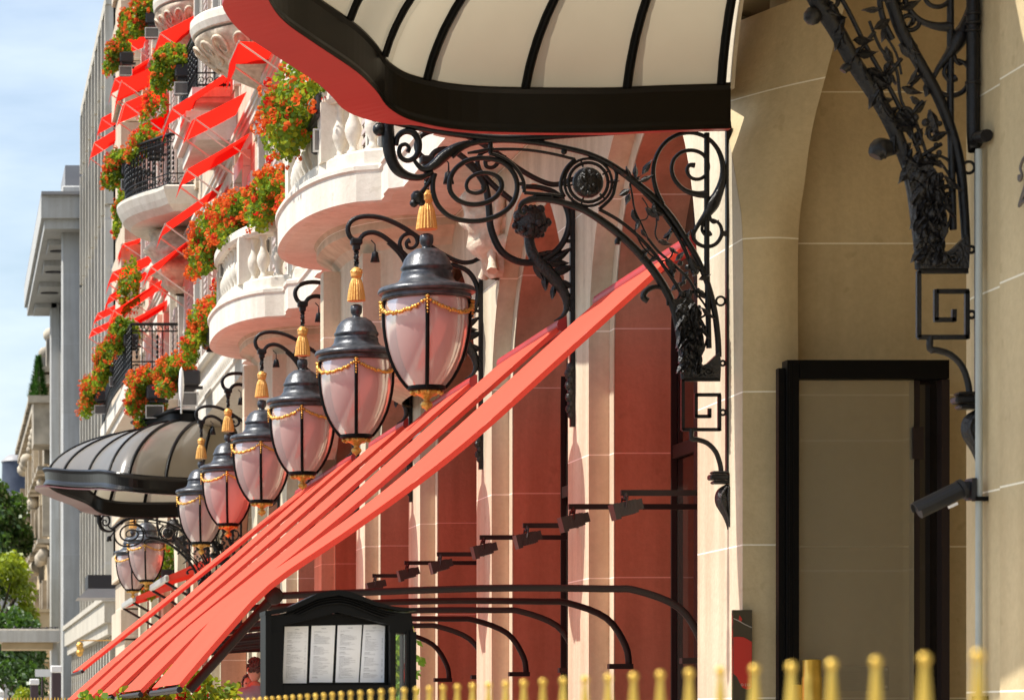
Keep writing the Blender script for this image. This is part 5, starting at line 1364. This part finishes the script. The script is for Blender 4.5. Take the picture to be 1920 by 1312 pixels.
m = MB(); m.box((X0-.55, 78.0, H(2.5)), (X0+6, Db, H(3.05))); m.box((X0-.62, 77.9, H(3.055)), (X0+6, Db, H(3.2))); m.box((X0-.45, 78.2, H(2.2)), (X0+6, Db, H(2.498))); m.build("porch_cornice", M['greyfin'], t)
m = MB(); m.box((X0-.1, 78.6, 0), (X0+6, 79.4, H(2.19))); d = 80
while d < Db: m.box((X0-.3, d, 0), (X0-.1, d+.35, H(2.19))); d += 1.5
m.build("porch_pier", M['greyfin'], t)
m = MB(); m.box((X0+.1, 79.5, 0), (X0+5, Db, H(2.18))); m.build("shopfront", M['glazing'], t)
t = thing("shop_awning", (4.2, 74, H(3.4)), "black box awning over a glass canopy at the grey office block's entrance", "awning")
D = 74; a = P(165, 1102, D); b = P(232, 1077, D); m = MB(); m.box((a.x, D, a.z), (b.x+1.5, D+1.6, b.z)); m.build("box", M['trough'], t)
a = P(165, 1110, D); m = MB(); c = P(146, 1119, D)
m.add([P(165, 1103, D), P(260, 1103, D), P(260, 1120, D)+Vector((0, 0, 0)), P(146, 1120, D), P(150, 1117, D)+Vector((0, 3, 0)), P(260, 1112, D)+Vector((0, 4, .0))], [(0, 1, 2, 3), (3, 2, 5, 4), (0, 3, 4)])
m.build("canopy_glass", M['zinc'], t)
t = thing("gilt_shop_sign", (3.3, 74, H(2)), "small gilded hanging sign by the white column building", "sign")
D = 74; m = MB()
for k in range(10): p = P(149+(k % 2)*2, 1206+k*2.2, D); m.ball(p, .055+.02*(k % 3), 7)
p = P(150, 1200, D); m.tube([p, p+Vector((.9, 0, 0))], .015, 5); m.build("emblem", M['gold'], t)
# column building
t = thing("column_building", (4.3, 105, 0), "tall grey-white building with giant plain columns and a projecting flat roof", "building")
def col(pa, pb, D, y1, y0=None, mat_=M['column'], nm="column"):
    a = P(pa, 0, D).x; b = P(pb, 0, D).x; m = MB(); top = P(0, y1, D).z
    m.bbox((a, D, 0), (b, D+(b-a), top), .05); return m.build(nm, mat_, t)
col(116, 152, 106, 348); col(94, 113, 124, 500)
m = MB(); D = 106; m.box((P(138, 0, 112).x, 112, 0), (P(138, 0, 112).x+20, 140, H(17))); m.build("wall", M['grey'], t)
m = MB(); m.box((P(146, 0, 110).x, 109, H(12.3)), (P(175, 0, 110).x, 111, H(12.6)));
m.box((P(146, 0, 110).x, 108.9, H(9.6)), (P(175, 0, 110).x, 111, H(9.9))); m.build("balcony", M['column'], t)
z0 = H(17.0); z1 = H(17.9); xa = 3.34
m = MB(); m.box((xa, 105, z1-.25), (xa+24, 128, z1+.55)); m.box((xa+.12, 105.2, z0+.3), (xa+24, 128, z1-.252)); m.build("roof_slab", M['column'], t)
m = MB(); m.box((xa+.0, 104.8, z1+.552), (xa+24, 128, z1+.66)); m.build("roof_edge", M['zinc'], t)
m = MB()
for d in (107.5, 112.5, 118, 124):
    m = MB(); m.box((xa+.35, d, z0+.10), (xa+1.25, d+2.6, z0+.298)); m.build("soffit_coffer", M['column'], t)
m = MB()
for d in (108.2, 113.3, 118.9): m = MB(); m.lathe([(.001, z0+.06), (.36, z0+.06), (.36, z0+.098)], (xa+.8, d+.7, 0), 16, sx=1, sy=.7); m.build("soffit_vent", M['trough'], t)
m = MB(); a = P(122, 338, 108); b = P(152, 310, 108); m.box((a.x, 108, z1+.66), (a.x+8, 112, b.z)); m.build("rooftop_box", M['zinc'], t)
# old weathered facade further on
t = thing("old_apartment_building", (4.4, 130, 0), "narrow view of an old weathered stone apartment facade beyond the columns", "apartment building")
m = MB(); rows = []
m.box((4.55, 131, 0), (24, 172, H(15.2))); m.build("wall", M['ochre'], t)
m = MB(); rnd = random.Random(9); d = 131
while d < 170:
    for z in (1.2, 4.6, 8.0, 11.2):
        e = rnd.uniform(.1, .45)
        m.box((4.55-e, d, H(z)), (4.548, d+rnd.uniform(.5, 1.1), H(z+rnd.uniform(1.5, 2.6))))
        m.box((4.55-.55, d-.2, H(z-.3)), (4.548, d+1.9, H(z-.12)))
        if rnd.random() < .7: m.ball((4.3, d+.4, H(z+2.6)), rnd.uniform(.2, .4), 8)
    d += 3.1
m.box((4.1, 130.8, H(14.7)), (4.549, 172, H(15.1))); m.box((3.95, 130.6, H(15.21)), (5.2, 172, H(15.45)))
m.build("mouldings", M['old'], t)
m = MB(); m.box((3.55, 127, H(2.6)), (4.6, 130.2, H(4.5))); m.box((3.4, 126.8, H(2.4)), (4.7, 130.3, H(2.595))); m.box((3.45, 126.9, H(4.51)), (4.7, 130.3, H(4.65))); m.box((3.7,127.3,H(1.6)),(4.6,130,H(2.39))); m.build("bay_window", M['ochre'], t)
m = MB(); m.box((4.7, 131, H(15.46)), (14, 171, H(17.6))); m.build("roof", M['slate'], t)
for d in (134, 141, 149, 158): m = MB(); m.box((4.5, d, H(15.46)), (5.2, d+.8, H(17.1))); m.ball((4.7, d+.4, H(17.3)), .35, 8); m.build("dormer", M['old'], t)
# conifer in a roof planter
t = thing("conifer", (4.0, 128, H(13.9)), "spiky green conifer in a planter high on the old roof edge", "conifer")
D = 128; base = P(72, 745, D); m = MB(); m.box((base.x-.45, D-.4, base.z-.25), (base.x+.5, D+.4, base.z+.05)); m.box((base.x-.2, D, base.z-2), (base.x+.6, D+3, base.z-.25)); m.build("trough", M['old'], t)
m = MB(); m.tube([base, base+Vector((0, 0, 1.7))], [.04, .01], 5); m.build("trunk", M['bark'], t)
m = MB(); rnd = random.Random(4)
for _ in range(1500):
    v = rnd.random()**1.3; a = rnd.random()*6.28; r = .42*(1-v)*(.35+.65*rnd.random()); p = base+Vector((r*cos(a), r*sin(a), v*1.75))
    d = Vector((cos(a), sin(a), rnd.uniform(.2, 1.4))).normalized(); s = d.orthogonal()*.018
    m.add([p-s, p+s, p+d*.2], [(0, 1, 2)])
m.build("foliage", M['cypress'], t)
# slate domed building in the distance
t = thing("domed_building", (6, 300, 0), "distant round blue-slate mansard with a pale zinc top above the trees", "building")
D = 300; c = P(32, 900, D); m = MB()
m.lathe([(1.75, H(20)), (1.75, P(0, 930, D).z), (1.7, P(0, 922, D).z), (1.55, P(0, 905, D).z), (1.52, P(0, 872, D).z), (1.55, P(0, 866, D).z)], (c.x, D, 0), 32); m.build("mansard", M['slate'], t)
m = MB(); m.lathe([(1.62, P(0, 866, D).z), (1.6, P(0, 864, D).z), (.9, P(0, 853, D).z), (.001, P(0, 851, D).z)], (c.x, D, 0), 32); m.build("zinc_top", M['zinc'], t)
m = MB(); m.box((c.x-2.2, D-1.8, 0), (c.x+6, D+8, P(0, 925, D).z)); m.build("wall", M['grey'], t)
# ------------------------------------------------------------------ trees
def tree(X, D, zc, rx, rz, label, leafm, seed, n=5200, sz=.15, box=False):
    t = thing("street_tree", (X, D, 0), label, "tree", "trimmed trees along the avenue"); rnd = random.Random(seed)
    m = MB(); m.tube([(X, D, 0), (X+.05, D, (zc-rz)*.5), (X, D, zc-rz*.6), (X-.1, D, zc)], [.24, .19, .16, .06], 8, 3)
    for k in range(6):
        a = rnd.random()*6.28; m.tube([(X, D, zc-rz*.6), (X+cos(a)*rx*.4, D+sin(a)*rx*.4, zc-rz*.1), (X+cos(a)*rx*.7, D+sin(a)*rx*.7, zc+rz*.4)], [.09, .06, .02], 5, 3)
    m.build("trunk", M['bark'], t)
    clumps = []
    for _ in range(46):
        d = Vector((rnd.gauss(0, 1), rnd.gauss(0, 1), rnd.gauss(0, 1))).normalized(); e = .5 if box else 1
        d = Vector([math.copysign(abs(q)**e, q) for q in d])
        clumps.append((Vector((X+d.x*rx*.72, D+d.y*rx*.72, zc+d.z*rz*.75)), rnd.uniform(.24, .42)*rx))
    m = MB()
    for _ in range(n):
        c, r = rnd.choice(clumps); d = Vector((rnd.gauss(0, 1), rnd.gauss(0, 1), rnd.gauss(0, 1))).normalized(); p = c+d*r*rnd.uniform(.55, 1.05)
        q = Vector((rnd.gauss(0, 1), rnd.gauss(0, 1), rnd.gauss(.6, .7))).normalized(); u = q.orthogonal().normalized(); v = q.cross(u); s = sz*rnd.uniform(.6, 1.3)
        m.add([p+u*s*.5, p+v*s*.8, p-u*s*.5, p-v*s*.8], [(0, 1, 2, 3)])
    m.build("crown", leafm, t)
tree(2.15, 140, H(8.2), 2.0, 3.3, "tall dark green tree below the slate dome", M['tree'], 1, 11000, .17)
tree(2.0, 122, H(4.8), 1.75, 2.1, "bright yellow-green trimmed tree at the left edge", M['tree2'], 2, 10000, .15, True)
tree(2.1, 118, H(2.6), 1.75, 1.6, "dark clipped tree directly under the bright one", M['tree'], 3, 9000, .15, True)
tree(.6, 150, H(6.0), 2.2, 4.0, "dark tree cut off by the left picture edge", M['tree'], 4, 6000, .2)
tree(2.0, 104, H(.6), 1.45, 1.4, "dark bushy tree below the flat porch roof", M['tree'], 5, 7000, .13, True)
t = thing("yellow_bush", (2.9, 98, 0), "small yellow-green bush beside a dark post with a white top", "bush")
rnd = random.Random(8); m = MB(); c = P(43, 1296, 98)
foliage_quads(m, rnd, (c.x, 98, c.z-.2), .28, .5, .34, 900, .10, mi=0); m.build("foliage", M['tree2'], t); m = MB(); m.tube([(c.x, 98, 0), (c.x, 98, c.z-.3)], .05, 6); m.build("stem", M['bark'], t)
# flat porch roof
D = 108
t = thing("porch_roof", (2, D, 0), "pale flat concrete porch roof jutting out over the pavement at the left", "porch")
a = P(-30, 1203, D); b = P(112, 1181, D); m = MB(); m.box((a.x, D, a.z), (b.x, D+3, b.z)); m.box((a.x, D+.1, b.z+.002), (b.x, D+2.8, b.z+.06)); m.build("slab", M['slab'], t)
m = MB(); a = P(5, 1216, D); m.box((a.x, D+.35, a.z), (P(100, 0, D).x, D+2.7, P(0, 1203.2, D).z)); m.build("soffit", M['ochre'], t)
m = MB()
for k in range(6): p = P(28+k*15, 1180, D); m.ball((p.x, D+.3, p.z+.06), .06+.03*(k == 0), 7)
m.tube([P(25, 1178, D)+Vector((0,.3,0)), P(110, 1175, D)+Vector((0,.3,0))], .02, 5); m.build("roof_lights", M['trough'], t)
m = MB(); m.box((P(98, 0, D).x, D+.5, 0), (P(108, 0, D).x, D+.9, P(0, 1204, D).z-.0)); m.build("post", M['column'], t)
# posts, sign, van, far gilt fence
def post(px0, px1, py, D, label):
    t = thing("dark_post", (P(px0, 0, D).x, D, 0), label, "post", "dark posts with pale caps")
    a = P(px0, py, D); b = P(px1, py, D); h = (b.x-a.x)
    m = MB(); m.bbox((a.x, D, .0), (b.x, D+h, a.z-h*.75), .02); m.build("shaft", M['postbrown'], t)
    m = MB(); m.bbox((a.x-.02, D-.02, a.z-h*.748), (b.x+.02, D+h+.02, a.z), .02); m.build("cap", M['white'], t)
post(97, 115, 1247, 70, "taller dark post with a pale cap beside the white columns")
post(57, 72, 1272, 72, "shorter dark post with a pale cap next to the yellow bush")
D = 85; t = thing("street_sign", (P(80, 0, D).x, D, 0), "small blank white sign panel near the dark posts", "sign")
m = MB(); a = P(66, 1268, D); b = P(96, 1254, D); m.box((a.x, D, a.z), (b.x, D+.05, b.z)); m.build("panel", M['white'], t)
m = MB(); m.tube([(a.x+.2, D+.09, 0), (a.x+.2, D+.09, b.z)], .03, 6); m.build("pole", M['postbrown'], t)
D = 82; t = thing("parked_van", (.7, D, 0), "white van with one corner showing at the bottom left", "van")
a = P(12, 1288, D); x1 = a.x; x0 = x1-1.9; m = MB()
m.bbox((x0, D, .35), (x1, D+4.6, a.z-.25), .08); m.bbox((x0+.12, D+.05, a.z-.4), (x1-.06, D+4.2, a.z), .12); m.build("body", M['white'], t)
m = MB(); m.box((x0+.3, D-.012, a.z-.62), (x1-.2, D-.0, a.z-.22)); m.build("rear_window", M['darkglass'], t)
for xx in (x0+.12, x1-.32):
    for yy in (D+.7, D+3.6):
        m = MB(); m.lathe([(.001, 0), (.33, 0), (.35, .03), (.35, .17), (.33, .2), (.001, .2)], (0, 0, 0), 18); m.v = [(xx+z, yy+x, .35+y) for x, y, z in m.v]; m.build("wheel", M['trough'], t)
D = 66; t = thing("far_gilt_fence", (1.3, D, 0), "tiny gilded fence tips along the bottom edge at far left", "fence")
m = MB(); zt = P(0, 1306, D).z
for k in range(24):
    x = P(8, 0, D).x+k*.075; m = MB(); m.lathe([(.012, .12), (.012, zt-.08), (.018, zt-.05), (.002, zt)], (x, D, 0), 6); m.build("picket", M['brass'], t)
m = MB(); m.box((P(6, 0, D).x, D-.01, zt-.22), (P(75, 0, D).x, D+.01, zt-.18)); m.build("rail", M['brass'], t)
